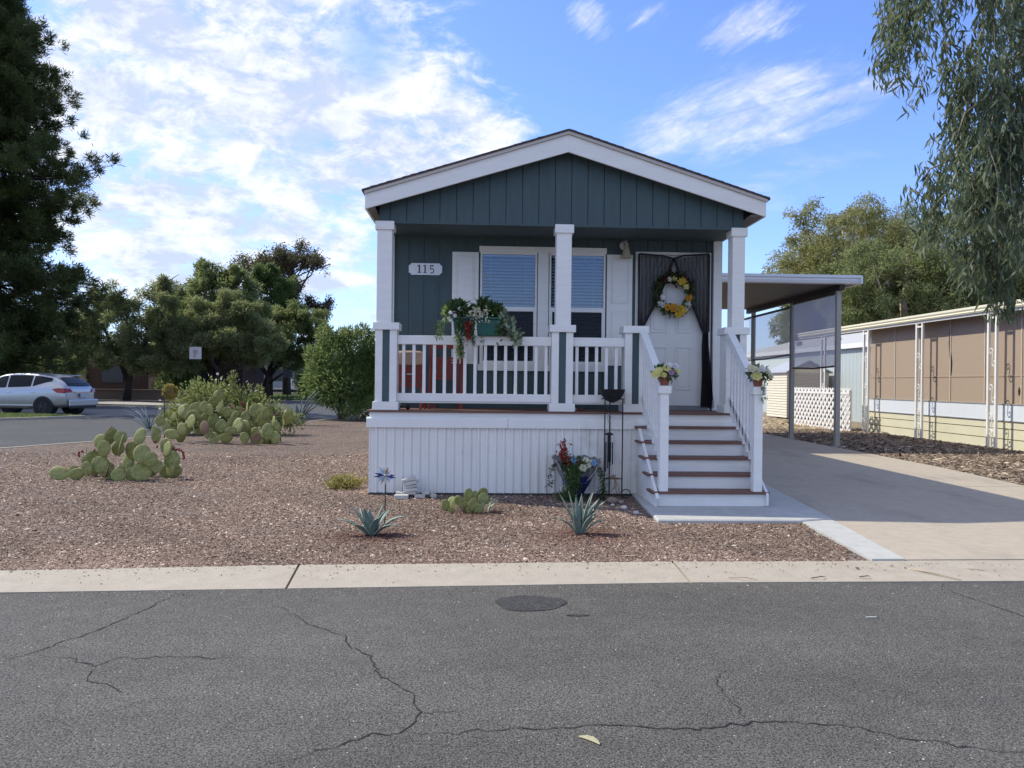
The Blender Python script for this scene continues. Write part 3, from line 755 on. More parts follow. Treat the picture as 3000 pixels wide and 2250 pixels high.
# white half posts where the porch meets the wall
for x0, x1 in ((XL + .01, XL + .12), (XR - .13, XR - .01)):
    MB().box(x0, x1, YB - .06, YB - .001, 1.073, 3.461).build('corner_post', WHITE, home, bevel=.003)
def railing(x0, x1, first, step, n):
    rail = MB().box(x0 + .001, x1 - .001, .055, .145, 1.912, 2.026).build('porch_railing', WHITEH, home, bevel=.004)
    MB().box(x0 + .001, x1 - .001, .06, .14, 1.185, 1.287).box(x0 + .002, x1 - .002, .075, .125, 1.163, 1.184).build('bottom_rail', WHITEH, rail, bevel=.004)
    me = None
    for k in range(n):
        xc = first + k * step
        if me is None:
            o = MB().box(xc - .0195, xc + .0195, .08, .118, 1.2872, 1.9118).build('baluster', WHITE, rail, bevel=.003); me = o.data
        else:
            o2 = o.copy(); COL.objects.link(o2); o2.parent = rail; o2.location = (k * step, 0, 0)
railing(-1.064, .907, -.985, .1305, 15)
railing(1.181, 1.854, 1.242, .1275, 5)
# window trim, sashes, blinds
MB().box(-.035, 1.755, YB - .026, YB - .001, 3.2565, 3.34).build('window_head', WHITE, home, bevel=.003)
MB().box(.79, .938, YB - .022, YB - .001, 1.6901, 3.256).build('window_mullion', WHITE, home, bevel=.002)
MB().box(-.045, 1.757, YB - .034, YB - .001, 1.6, 1.6895).build('window_sill', WHITE, home, bevel=.003)
for x0, x1, z0, z1 in WIN:
    wf = MB()
    for a, bb, c, d in ((x0, x0 + .026, z0, z1), (x1 - .026, x1, z0, z1), (x0 + .0261, x1 - .0261, z1 - .026, z1), (x0 + .0261, x1 - .0261, z0, z0 + .028)):
        wf.box(a, bb, YB - .012, YB + .05, c, d)
    wo_ = wf.build('window', WHITE, home, bevel=.003)
    MB().box(x0 + .0262, x1 - .0262, YB - .004, YB + .03, 2.435, 2.498).build('sash_rail', WHITE, wo_, bevel=.003)
    ls = MB()
    for a, bb, c, d in ((x0 + .0262, x0 + .046, z0 + .0281, 2.4349), (x1 - .046, x1 - .0262, z0 + .0281, 2.4349), (x0 + .046, x1 - .046, z0 + .0281, z0 + .05)): ls.box(a, bb, YB - .002, YB + .02, c, d)
    ls.build('sash_frame', WHITE, wo_)
    MB().box(x0 + .0262, x1 - .0262, YB + .012, YB + .016, 2.498, z1 - .026).build('pane', GLASS, wo_)
    MB().box(x0 + .046, x1 - .046, YB + .018, YB + .022, z0 + .028, 2.435).build('pane', GLASS, wo_)
    MB().box(x0 + .0461, x1 - .0461, YB + .004, YB + .006, z0 + .0282, 2.4348).build('insect_screen', SCREEN, wo_)
    bl_ = MB(); z = z0 + .06
    R = Matrix.Rotation(radians(38), 3, 'X')
    while z < z1 - .05:
        bl_.obox(((x0 + x1) / 2, YB + .062, z), x1 - x0 - .07, .048, .002, R); z += .0455
    for q in (.18, .80): bl_.box(x0 + (x1 - x0) * q, x0 + (x1 - x0) * q + .004, YB + .038, YB + .041, z0 + .05, z1 - .04)
    bl_.box(x0 + .03, x1 - .03, YB + .035, YB + .07, z1 - .05, z1 - .027)
    bl_.build('blinds', BLIND, wo_)
# shutters with raised panels
def framed_panel(b, x0, x1, z0, z1, y, d=.008, w=.018):
    b.box(x0, x1, y - d, y, z0, z0 + w); b.box(x0, x1, y - d, y, z1 - w, z1)
    b.box(x0, x0 + w, y - d, y, z0 + w, z1 - w); b.box(x1 - w, x1, y - d, y, z0 + w, z1 - w)
    b.prism([(x0 + w * 1.9, z0 + w * 1.9), (x1 - w * 1.9, z0 + w * 1.9), (x1 - w * 1.9, z1 - w * 1.9), (x0 + w * 1.9, z1 - w * 1.9)], y - d * .8, y, 'y')
for x0, x1 in ((-.41, -.042), (1.762, 2.124)):
    s = MB().box(x0, x1, YB - .018, YB - .001, 1.69, 3.252)
    for z0, z1 in ((2.56, 3.2), (1.745, 2.46)): framed_panel(s, x0 + .062, x1 - .062, z0, z1, YB - .018, .007, .012)
    s.build('shutter', WHITE, home, bevel=.002, seg=1)
# front door
df = MB()
for a, bb, c, d in ((2.168, 2.206, 1.075, 3.300), (3.206, 3.244, 1.075, 3.300), (2.2061, 3.2059, 3.264, 3.2999)): df.box(a, bb, YB - .02, YB + .06, c, d)
dfr = df.build('door_frame', WHITE, home, bevel=.003)
d = MB().box(2.235, 3.178, YB + .02, YB + .06, 1.135, 3.235)
for x0, x1 in ((2.40, 2.635), (2.752, 2.985)):
    for z0, z1 in ((1.36, 1.975), (2.165, 2.83), (2.93, 3.12)): framed_panel(d, x0, x1, z0, z1, YB + .02, .012, .022)
dr_ = d.build('front_door', DOORW, home, bevel=.002)
MB().tube([(2.31, YB - .05, 2.06), (2.31, YB + .02, 2.06)], .012, 10).ellip((2.31, YB - .055, 2.06), .028, .028, .028).build('door_knob', GREYM, dr_, smooth=True)
MB().box(2.2061, 3.2059, YB - .05, YB + .06, 1.074, 1.132).build('door_threshold', M('threshold_metal', (.22, .22, .23), .4, metal=.6), home)
MB().box(2.2062, 2.2349, YB + .03, YB + .05, 1.134, 3.263).box(3.1781, 3.2058, YB + .03, YB + .05, 1.134, 3.263).box(2.235, 3.178, YB + .03, YB + .05, 3.236, 3.263).build('door_jamb', DOORW, home)
# porch lamp: plate, arm and bell shade
lp = MB().lathe([(0, 0), (.062, 0), (.066, .008), (.05, .016), (0, .02)], 24).v
b = MB(); b.v = [(2.0 + x, YB - .001 - z, 3.385 + y) for x, y, z in lp]; b.f = MB().lathe([(0, 0), (.062, 0), (.066, .008), (.05, .016), (0, .02)], 24).f
lampo = b.build('porch_lamp', M('pale_lamp_metal', (.55, .55, .54), .35, .05), home, smooth=True)
MB().tube([(2.0, YB - .015, 3.39), (2.005, YB - .07, 3.43), (2.008, YB - .11, 3.45), (2.008, YB - .14, 3.43), (2.008, YB - .145, 3.37)], .011, 10).build('lamp_arm', GREYM, lampo, smooth=True)
MB().lathe([(.028, .165), (.034, .15), (.044, .11), (.056, .06), (.072, .02), (.086, 0), (.082, 0), (.066, .02), (.05, .06), (.038, .11), (.024, .15)], 24, (2.008, YB - .145, 3.19), cap=False).build('lamp_shade', M('frosted_amber_glass', (.42, .39, .28), .35, .1), lampo, smooth=True)
# ---- steps
ty = [-.10, -.335, -.575, -.815, -1.055]; tz = [.8975, .725, .5525, .38, .2075]
st = MB().bar((2.028, -.03, .86), (2.028, -1.10, .10), .035, .10)
st2 = MB()
st.prism([(-.05, .852), (-.05, .037), (-1.08, .037), (-1.08, .16)], 2.012, 2.0105 + .016, 'x')
st2.prism([(-.03, .89), (-.03, .05), (-1.07, .05), (-1.07, .19)], 3.30, 3.328, 'x')
stairs = st.build('staircase', WHITE, home, bevel=.003); st2.build('stringer', WHITE, stairs, bevel=.003)
for k in range(5):
    yb = ty[k - 1] + .035 if k else -.006
    x1 = 3.345
    MB().box(1.972, x1, ty[k] - .002, yb + .002 if k else -.046, tz[k] - .03, tz[k]).build('tread', TREAD, stairs, bevel=.005)
    zb = tz[k + 1] if k < 4 else .037
    MB().box(2.046, 3.328, ty[k] + .036, ty[k] + .052, zb, tz[k] - .0305).build('riser', WHITEH, stairs)
def stair_rail(xc, x_new):
    m = -.719
    t0 = (xc[0], -.03, 2.07); t1 = (x_new, -.955, 2.07 + .925 * m)
    b0 = (xc[0], -.05, 1.26); b1 = (x_new, -.955, 1.26 + .905 * m)
    rl_ = MB().bar(t0, t1, .088, .10).build('stair_railing', WHITEH, home, bevel=.004)
    MB().bar(b0, b1, .038, .085).build('bottom_rail', WHITE, rl_, bevel=.003)
    nw = MB().box(x_new - .05, x_new + .05, -1.05, -.95, .2076, 1.33).build('newel_post', WHITE, rl_, bevel=.004)
    MB().box(x_new - .072, x_new + .072, -1.072, -.928, 1.3301, 1.42).build('newel_cap', WHITEH, rl_, bevel=.004)
    for k in range(7):
        t = (k + .8) / 8; y = -.04 - t * .9; x = xc[0] + (x_new - xc[0]) * t
        zt = 2.03 + (y + .03) * -m - .02; zb = 1.10 + (y + .05) * -m
        MB().box(x - .019, x + .019, y - .019, y + .019, zb, zt).build('baluster', WHITE, rl_, bevel=.003)
stair_rail((2.075,), 2.112)
stair_rail((3.205,), 3.205)
# ------------------------------------------------------------------ small things on and around the porch
G1 = leafmat('dark_green_leaf', (.018, .045, .014), (.05, .10, .03))
G2 = leafmat('light_green_leaf', (.05, .11, .03), (.13, .22, .07))
G3 = leafmat('variegated_leaf', (.03, .075, .03), (.42, .47, .34), trans=.2)
G4 = leafmat('trailing_vine_leaf', (.028, .06, .02), (.075, .13, .045))
def petal_mat(name, col, c2=None): return leafmat(name, col, c2 or tuple(min(1, c * 1.3) for c in col), .5, .25, .3, tcol=col)
YEL = petal_mat('yellow_petal', (.62, .40, .03), (.75, .55, .10)); ORA = petal_mat('orange_petal', (.55, .24, .03), (.66, .36, .05))
CRM = petal_mat('cream_petal', (.66, .62, .40), (.75, .72, .58)); WHP = petal_mat('white_petal', (.70, .66, .70), (.8, .78, .76))
REDP = petal_mat('red_petal', (.25, .03, .022), (.36, .07, .045)); MAR = petal_mat('maroon_petal', (.035, .012, .012), (.07, .02, .018))
LYE = petal_mat('pale_yellow_petal', (.70, .62, .16), (.78, .74, .40)); PNK = petal_mat('mauve_petal', (.45, .25, .42), (.6, .4, .55)); BLP = petal_mat('pale_blue_petal', (.16, .32, .55), (.3, .45, .65))
def flower(c, r, mat, parent, nrm=(0, -1, .3), layers=3, name='flower', n=6):
    nrm = np.array(nrm, float); nrm /= np.linalg.norm(nrm)
    a = np.cross(nrm, [0.1, .2, 1]); a /= np.linalg.norm(a); bq = np.cross(nrm, a)
    V = []; F = []; C = []
    for l in range(layers):
        rr = r * (1 - .28 * l); lift = .25 + .38 * l
        for k in range(n):
            t = 2 * pi * (k + .5 * l) / n + random.uniform(-.1, .1); dv_ = a * cos(t) + bq * sin(t); sd = np.cross(nrm, dv_)
            p = np.array(c) + nrm * r * .06 * l
            w_ = rr * .42; i = len(V)
            V += [p, p + dv_ * rr * .6 + sd * w_ + nrm * rr * lift * .5, p + dv_ * rr + nrm * rr * lift, p + dv_ * rr * .6 - sd * w_ + nrm * rr * lift * .5]
            F.append([i, i + 1, i + 2, i + 3]); C += [random.random()] * 4
    C = np.array(C)
    return np_mesh(name, np.array(V), np.array(F), np.stack([C, C, C, np.ones_like(C)], 1), mat, parent)
def vine(pts, n, spread, size, wid, mat, parent, name='vine', droop=.6):
    pts = np.array(pts, float); seg = rng.random(n) * (len(pts) - 1); i = np.minimum(seg.astype(int), len(pts) - 2); t = (seg - i)[:, None]
    P = pts[i] * (1 - t) + pts[i + 1] * t + rng.normal(0, spread, (n, 3))
    D = rng.normal(0, 1, (n, 3)); D[:, 2] -= droop; D[:, 1] -= .3
    return leaf_obj(name, P, D, size * rng.uniform(.6, 1.3, n), wid * rng.uniform(.7, 1.2, n), mat, parent)
def bunch(c, r, n, size, wid, mat, parent, sq=(1, 1, 1), name='foliage', up=.5):
    P, D = ball_pts(c, r, n, .2, sq); D = D + rng.normal(0, .5, D.shape); D[:, 2] += up
    return leaf_obj(name, P, D, size * rng.uniform(.6, 1.3, n), wid * rng.uniform(.7, 1.2, n), mat, parent)

# house number plaque
yp = YB - .012
sg = root('number_plaque', 'white notched plaque reading 115 on the teal porch wall', 'sign', (-.783, yp, 3.0))
x0, x1, z0, z1, q = -1.013, -.552, 2.922, 3.084, .03
pl = MB().prism([(x0 + q, z0), (x1 - q, z0), (x1 - q, z0 + .012), (x1 - .012, z0 + q), (x1, z0 + q), (x1, z1 - q), (x1 - .012, z1 - q), (x1 - q, z1 - .012), (x1 - q, z1), (x0 + q, z1), (x0 + q, z1 - .012), (x0 + .012, z1 - q), (x0, z1 - q), (x0, z0 + q), (x0 + .012, z0 + q), (x0 + q, z0 + .012)], yp - .010, yp + .011, 'y')
pl.build('plate', M('white_enamel_plate', (.74, .75, .77), .35, .02), sg)
INK = M('black_number_paint', (.012, .012, .018), .5)
def one(b, x):
    b.box(x - .0085, x + .0085, yp - .0135, yp - .0101, 2.956, 3.058)
    b.box(x - .026, x + .026, yp - .0135, yp - .0101, 2.948, 2.9559)
    b.prism([(x - .0086, 3.058), (x - .028, 3.046), (x - .028, 3.038), (x - .0086, 3.044)], yp - .0135, yp - .0101, 'y')
b = MB(); one(b, -.867); b.build('numeral', INK, sg)
b = MB(); one(b, -.787); b.build('numeral', INK, sg)
b = MB(); x = -.695
b.box(x - .024, x + .027, yp - .0135, yp - .0101, 3.043, 3.058); b.box(x - .024, x - .015, yp - .0135, yp - .0101, 3.0, 3.0429)
arc = []
for k in range(15):
    t = radians(150 - k * 20.5); arc.append((x + .002 + .026 * cos(t), 2.979 + .031 * sin(t)))
for p, r_ in zip(arc, arc[1:]): b.bar((p[0], yp - .0118, p[1]), (r_[0], yp - .0118, r_[1]), .0034, .011, up=(r_[1] - p[1], 0, -(r_[0] - p[0])))
b.build('numeral', INK, sg)
for x in (-1.003, -.562): MB().lathe([(.006, 0), (.006, .004), (0, .005)], 8, (0, 0, 0)).build('screw', INK, sg).matrix_local = Matrix.Translation((x + .783, -.0101, 0)) @ Matrix.Rotation(pi / 2, 4, 'X')

# sheer door curtain, two tied-back panels
SH1 = sheer('dark_sheer_net', (.085, .08, .09), .60, pleat=.055); SH2 = sheer('gathered_dark_net', (.018, .016, .022), .95)
SHB = M('black_ribbon_edge', (.012, .011, .015), .8)
cu_ = root('door_curtain', 'sheer dark net curtain tied back across the white front door', 'curtain', (2.7, YB - .05, 1.11))
def curtain_panel(rows, name, mat, amp=.022, n=96, fold=15):
    V = []; F = []
    for j, (z, xa, xb) in enumerate(rows):
        for i in range(n + 1):
            t = i / n; x = xa + (xb - xa) * t
            zz = z if not callable(z) else z(t)
            V.append((x, YB - .055 + amp * sin(2 * pi * fold * t), zz))
    for j in range(len(rows) - 1):
        for i in range(n):
            a = j * (n + 1) + i; F.append((a, a + 1, a + n + 2, a + n + 1))
    b = MB(); b.v = V; b.f = F
    return b.build(name, mat, cu_, smooth=True, fix=False)
curtain_panel([(lambda t: 3.265 - .055 * t ** 2, 2.19, 2.69), (3.1, 2.19, 2.66), (2.97, 2.192, 2.615), (2.8, 2.195, 2.53), (2.58, 2.198, 2.44), (2.4, 2.2, 2.34), (2.26, 2.2, 2.27), (2.1, 2.2, 2.235)], 'curtain_panel', SH1)
curtain_panel([(lambda t: 3.21 + .065 * t ** 1.2, 2.70, 3.205), (3.1, 2.73, 3.207), (2.97, 2.78, 3.208), (2.8, 2.855, 3.21), (2.58, 2.955, 3.213), (2.4, 3.035, 3.215), (2.26, 3.09, 3.215), (2.16, 3.125, 3.2)], 'curtain_panel', SH1)
curtain_panel([(2.18, 3.125, 3.2), (2.0, 3.112, 3.205), (1.8, 3.115, 3.225), (1.6, 3.118, 3.245), (1.4, 3.112, 3.265), (1.2, 3.104, 3.285), (1.11, 3.10, 3.29)], 'gathered_drape', SH2, .02, 40, 7)
curtain_panel([(2.12, 2.2, 2.235), (1.9, 2.195, 2.23), (1.5, 2.19, 2.235), (1.12, 2.185, 2.24)], 'gathered_drape', SH2, .015, 24, 4)
def edge(pts, w_=.030):
    b = MB()
    for p, q in zip(pts, pts[1:]): b.bar((p[0], YB - .072, p[1]), (q[0], YB - .072, q[1]), .004, w_, up=(-(q[1] - p[1]), 0, q[0] - p[0]))
    b.build('ribbon_edge', SHB, cu_)
edge([(2.205, 3.262), (2.55, 3.235), (2.692, 3.203), (2.83, 3.245), (3.2, 3.275)], .024)
edge([(2.69, 3.2), (2.62, 2.98), (2.535, 2.78), (2.44, 2.57), (2.34, 2.38), (2.27, 2.24), (2.235, 2.1)], .034)
edge([(2.70, 3.2), (2.78, 2.97), (2.855, 2.8), (2.945, 2.6), (3.03, 2.41), (3.09, 2.25), (3.13, 2.16)], .034)
edge([(2.205, 3.26), (2.205, 2.1)], .022); edge([(3.2, 3.27), (3.203, 2.18)], .022)

# wreath on the door
wc = (2.69, YB - .11, 2.70)
wr = root('door_wreath', 'round wreath of yellow, orange and white flowers hung on the front door', 'wreath', wc)
ring = [(wc[0] + .235 * cos(2 * pi * k / 28), wc[1], wc[2] + .25 * sin(2 * pi * k / 28)) for k in range(29)]
MB().tube(ring, .026, 7).build('hoop', M('twig_hoop', (.06, .04, .028), .9), wr, smooth=True)
vine(ring, 900, .026, .07, .03, G1, wr, 'foliage', 0); vine(ring[3:12], 130, .035, .06, .04, MAR, wr, 'maroon_leaves', 0)
vine(ring[0:8] + ring[22:24], 100, .035, .055, .035, MAR, wr, 'maroon_leaves', 0)
for dx, dz, r_, m_ in ((.10, -.225, .085, YEL), (-.01, -.20, .075, ORA), (.06, -.29, .06, YEL), (-.10, -.19, .055, ORA), (.105, .175, .075, YEL), (.165, .10, .05, LYE), (0, .215, .04, LYE), (-.075, .20, .04, CRM), (.2, -.055, .06, ORA), (.19, -.15, .052, WHP), (.165, -.20, .04, WHP), (-.17, -.055, .045, WHP), (-.2, -.14, .045, WHP), (-.165, -.165, .04, WHP), (-.155, .19, .065, MAR)):
    flower((wc[0] + dx, wc[1] - .045, wc[2] + dz), r_, m_, wr, (random.uniform(-.2, .2), -1, .1))

# two teal rail planters with trailing plants
PLT = M('teal_planter_plastic', (.008, .075, .072), .4, .12, 6); PLT2 = M('deep_green_planter_plastic', (.012, .09, .07), .4, .15, 5)
def trough(name, label, x0, x1, y0, y1, mat):
    t = root(name, label, 'planter', ((x0 + x1) / 2, (y0 + y1) / 2, 2.03))
    b = MB(); e = .02
    top = [(x0 - e, y0 - e), (x1 + e, y0 - e), (x1 + e, y1 + e), (x0 - e, y1 + e)]; bot = [(x0, y0), (x1, y0), (x1, y1), (x0, y1)]
    n = len(b.v); b.v += [(x, y, 2.03) for x, y in bot] + [(x, y, 2.235) for x, y in top]
    b.f += [(0, 3, 2, 1)] + [(i, (i + 1) % 4, 4 + (i + 1) % 4, 4 + i) for i in range(4)] + [(4, 5, 6, 7)]
    b.build('box', mat, t, bevel=.012)
    MB().box(x0 - .035, x1 + .035, y0 - .035, y1 + .035, 2.2355, 2.262).build('rim', mat, t, bevel=.006)
    return t
p1 = trough('rail_planter', 'teal rail planter with dark leaves, white blooms and long hanging vines', -.335, -.10, -.03, .17, PLT)
p2 = trough('rail_planter', 'green rail planter with cream blooms and a white-edged leafy trailer', -.045, .235, -.03, .17, PLT2)
bunch((-.30, .03, 2.36), .13, 220, .075, .06, G1, p1, (1.2, .9, .8)); bunch((-.42, .02, 2.30), .08, 110, .06, .04, G2, p1)
bunch((-.16, .03, 2.29), .10, 150, .07, .05, G1, p1)
for s_ in (([(-.44, -.02, 2.28), (-.49, -.06, 2.15), (-.52, -.06, 1.98)], 60), ([(-.52, -.05, 2.2), (-.535, -.07, 2.1), (-.55, -.06, 1.98)], 70)): vine(s_[0], s_[1], .014, .04, .018, G2, p1)
vine([(-.27, -.05, 2.26), (-.275, -.075, 2.08), (-.265, -.06, 1.93), (-.255, -.06, 1.78)], 330, .02, .05, .02, G4, p1)
vine([(-.265, -.07, 2.08), (-.265, -.06, 1.93), (-.25, -.06, 1.74)], 150, .022, .04, .02, G3, p1)
vine([(-.11, -.05, 2.24), (-.10, -.075, 2.1), (-.10, -.06, 1.92)], 200, .013, .045, .012, G4, p1)
vine([(-.185, -.05, 2.22), (-.17, -.07, 2.12), (-.165, -.06, 1.98)], 110, .02, .04, .03, REDP, p1, 'red_blossoms')
for dx, dz, m_ in ((-.385, 2.31, WHP), (-.385, 2.22, WHP), (-.33, 2.27, WHP), (-.405, 2.245, CRM), (-.27, 2.36, WHP)): flower((dx, -.06, dz), .032, m_, p1, n=5, layers=2)
vine([(-.2, -.03, 2.3), (-.14, -.05, 2.32), (-.11, -.06, 2.22)], 90, .03, .03, .024, CRM, p1, 'cream_blossoms')
bunch((.06, .04, 2.38), .12, 210, .075, .05, G1, p2, (1.3, .9, .7)); bunch((.02, .05, 2.45), .05, 30, .09, .03, G1, p2, up=1.2); bunch((.20, .03, 2.33), .10, 150, .07, .05, G1, p2)
vine([(-.08, -.04, 2.36), (-.03, -.06, 2.33), (-.02, -.07, 2.22)], 130, .028, .032, .026, CRM, p2, 'cream_blossoms')
vine([(.05, -.04, 2.38), (.07, -.06, 2.30), (.09, -.07, 2.2)], 60, .02, .032, .026, CRM, p2, 'cream_blossoms')
vine([(.27, -.03, 2.33), (.34, -.06, 2.22), (.38, -.06, 2.12), (.44, -.05, 2.04), (.47, -.045, 1.96)], 170, .035, .065, .055, G3, p2)
vine([(.25, -.02, 2.2), (.24, -.06, 2.1), (.25, -.06, 2.05)], 90, .03, .05, .03, G4, p2)
vine([(.02, -.06, 2.03), (.03, -.065, 1.97), (.02, -.06, 1.93)], 24, .012, .04, .012, G4, p2)

# flower pots on the newel posts
TERR = M('terracotta', (.25, .085, .05), .8, .15, 8)
def pot(c, label, cols, trail):
    t = root('flower_pot', label, 'flower pot', c, 'potted bouquets on the stair posts')
    MB().lathe([(.042, 0), (.058, .08), (.066, .08), (.068, .10), (.058, .10), (.05, .085), (0, .085)], 20, c).build('pot', TERR, t, smooth=True, auto=40)
    bunch((c[0], c[1], c[2] + .15), .11, 230, .06, .026, G1, t, (1.1, 1, .75)); bunch((c[0] + .08, c[1], c[2] + .12), .08, 90, .045, .02, G4, t)
    for k, (dx, dz, r_, m_) in enumerate(cols): flower((c[0] + dx, c[1] - .08 - .02 * random.random(), c[2] + dz), r_, m_, t, (dx * 4, -1, .5), n=7)
    if trail: vine([(c[0] + .02, c[1] - .08, c[2] + .06), (c[0] + .03, c[1] - .1, c[2] - .05), (c[0] + .035, c[1] - .1, c[2] - .16)], 60, .016, .04, .014, G4, t)
pot((2.118, -1.0, 1.4205), 'terracotta pot of pale yellow and mauve flowers beside the fire bowl stand', [(-.12, .13, .065, LYE), (-.08, .17, .05, LYE), (.0, .20, .055, LYE), (.02, .23, .05, WHP), (.10, .22, .045, WHP), (.05, .15, .045, PNK), (-.03, .12, .04, LYE), (.12, .17, .04, LYE)], False)
pot((3.21, -1.0, 1.4205), 'terracotta pot of cream flowers with a trailing sprig, on the driveway-side stair post', [(-.1, .2, .05, CRM), (-.03, .19, .055, CRM), (.02, .2, .05, WHP), (-.05, .12, .07, LYE), (.08, .17, .045, CRM), (-.13, .22, .04, CRM), (.11, .12, .045, CRM)], True)

# black fire-bowl stand with wind chime
fb = root('fire_bowl_stand', 'tall black metal stand holding a dark bowl in front of the porch railing', 'plant stand', (1.668, -.14, 0))
lg = [(1.565, -.20), (1.655, -.05), (1.79, -.20)]
for x, y in lg: MB().tube([(x, y, .0), (x, y, 1.245)], .008, 8).build('leg', BLACKM, fb)
MB().lathe([(.02, 0), (.09, .035), (.13, .085), (.16, .165), (.165, .17), (.152, .168), (.12, .09), (.08, .045), (0, .02)], 32, (1.668, -.14, 1.195)).build('bowl', M('dark_iron_bowl', (.03, .03, .034), .6, .2, 10, metal=.4), fb, smooth=True, auto=50)
cr_ = [(1.668 + .135 * cos(2 * pi * k / 24), -.14 + .115 * sin(2 * pi * k / 24), 1.245) for k in range(25)]
MB().tube(cr_, .007, 6).build('ring', BLACKM, fb)
sb = MB()
for p, q in zip(lg, lg[1:] + lg[:1]): sb.tube([(*p, .24), (*q, .24)], .006, 6)
sb.build('shelf_bar', BLACKM, fb)
for x, y in ((1.53, -.23), (1.835, -.22)):
    MB().tube([(x + .055 * cos(t), y - .02, .06 + .055 * sin(t)) for t in [k * pi / 9 for k in range(17)]], .006, 6).build('scroll_foot', BLACKM, fb)
wcx, wcy = 1.628, -.165
wch = root('wind_chime', 'black tube wind chime hanging under the dark bowl', 'wind chime', (wcx, wcy, .3))
MB().tube([(wcx, wcy, .82), (wcx, wcy, 1.20)], .0018, 5).build('cord', BLACKM, wch)
for dx in (-.022, .016):
    MB().tube([(wcx + dx * sin(t), wcy + .01 * cos(t * 2), 1.07 - .13 * t / pi) for t in [k * pi / 10 for k in range(11)]], .004, 5).build('twist', GREYM, wch)
MB().lathe([(.055, 0), (.055, .014), (.02, .03), (0, .03)], 20, (wcx, wcy, .79)).build('disc', BLACKM, wch)
MB().tube([(wcx, wcy, .45), (wcx, wcy, .79)], .022, 10).build('clapper', BLACKM, wch)
for k, (l, dx, dy) in enumerate(((.37, -.042, -.02), (.33, -.02, -.04), (.24, .012, -.045), (.28, .042, -.02), (.30, .02, .03))):
    MB().tube([(wcx + dx, wcy + dy, .70 - l), (wcx + dx, wcy + dy, .70)], .0075, 8).build('chime_tube', BLACKM, wch)
STRAW = M('raffia', (.34, .22, .15), .9, .2)
rb = root('raffia_bow', 'dried tan raffia bow tied to the lower shelf of the black stand', 'bow', (1.70, -.2, .25))
b = MB()
for k in range(14):
    a = random.uniform(0, 2 * pi); b.tube([(1.70, -.21, .255), (1.70 + .05 * cos(a), -.22, .27 + .03 * sin(a)), (1.70 + .075 * cos(a), -.215, .25 + .02 * sin(a))], .0035, 4)
for k in range(6): b.tube([(1.70, -.215, .25), (1.70 + random.uniform(-.03, .06), -.225, .16), (1.69 + random.uniform(-.05, .09), -.22, random.uniform(.03, .1))], .003, 4)
b.build('straw', STRAW, rb)

# fluted vase with flowers
vc = (1.20, -.27, 0)
va = root('fluted_vase', 'tall flared vase, grey above and blue below, overflowing with trailing greenery', 'planter', vc)
def mat_vase():
    m, nt, out = nodes('two_tone_glaze'); p = N(nt, 'ShaderNodeBsdfPrincipled'); nt.links.new(p.outputs[0], out.inputs[0])
    v = objvec(nt); s_ = N(nt, 'ShaderNodeSeparateXYZ'); nt.links.new(v, s_.inputs[0])
    hn = mth(nt, 'ADD', s_.outputs[2], mth(nt, 'MULTIPLY', mth(nt, 'SUBTRACT', noise(nt, objvec(nt, (1, 1, .15)), 22, 3), .5), .09))
    fl = noise(nt, objvec(nt, (1, 1, .2)), 30, 4)
    gry = mixc(nt, (.12, .11, .11), (.27, .26, .26), ramp(nt, fl, .3, .7))
    blu = mixc(nt, (.004, .009, .11), (.01, .09, .30), ramp(nt, s_.outputs[0], .05, -.12))
    nt.links.new(mixc(nt, blu, gry, ramp(nt, hn, .255, .275)), p.inputs['Base Color']); p.inputs['Roughness'].default_value = .25
    return m
def vz(t, i):
    d = cos(t + pi / 2); k = i / 9
    return -.30 * k * max(0, d) ** 2.5 - .03 * k * max(0, cos(t)) + .012 * k * cos(12 * t)
vp = [(.075, 0), (.085, .03), (.10, .08), (.125, .14), (.155, .20), (.19, .27), (.225, .34), (.255, .41), (.285, .48), (.305, .52)]
MB().lathe(vp, 72, vc, vz, lambda t, i: 1 + .022 * cos(24 * t) * i / 9, cap=False).build('vase_body', mat_vase(), va, smooth=True).modifiers.new('thick', 'SOLIDIFY').thickness = .014
bunch((1.18, -.36, .41), .165, 640, .06, .018, G4, va, (1.15, .9, .65))
for xx, zb, nn in ((1.12, .05, 420), (1.165, .03, 420), (1.08, .02, 260), (1.20, .14, 160)):
    vine([(xx, -.46, .40), (xx - .02, -.59, .27), (xx - .03, -.53, zb)], nn, .03, .045, .014, G4, va)
vine([(1.45, -.34, .42), (1.52, -.36, .28), (1.525, -.38, .12), (1.50, -.38, .0)], 300, .022, .045, .014, G4, va)
vine([(.93, -.33, .46), (.885, -.34, .38), (.875, -.34, .24), (.865, -.34, .17)], 70, .012, .045, .02, G1, va)
bunch((1.05, -.42, .04), .12, 170, .06, .016, G4, va, (1.2, .7, .4))
vine([(1.06, -.35, .48), (1.035, -.35, .58), (1.03, -.35, .70)], 210, .028, .04, .022, REDP, va, 'red_spike')
vine([(1.02, -.35, .49), (1.12, -.36, .50)], 120, .03, .045, .025, REDP, va, 'red_blossoms')
MB().tube([(1.05, -.34, .40), (1.04, -.345, .6), (1.03, -.35, .73)], .004, 5).build('stem', M('dark_stem', (.03, .035, .02), .8), va)
for x, y, z, r_, m_ in ((1.255, -.48, .405, .055, CRM), (1.30, -.42, .49, .048, CRM), (1.33, -.43, .43, .04, CRM), (1.15, -.40, .49, .045, BLP), (1.40, -.41, .46, .045, BLP), (1.36, -.4, .475, .03, CRM), (1.22, -.41, .46, .035, REDP)): flower((x, y, z), r_, m_, va, (.1, -1, .5))

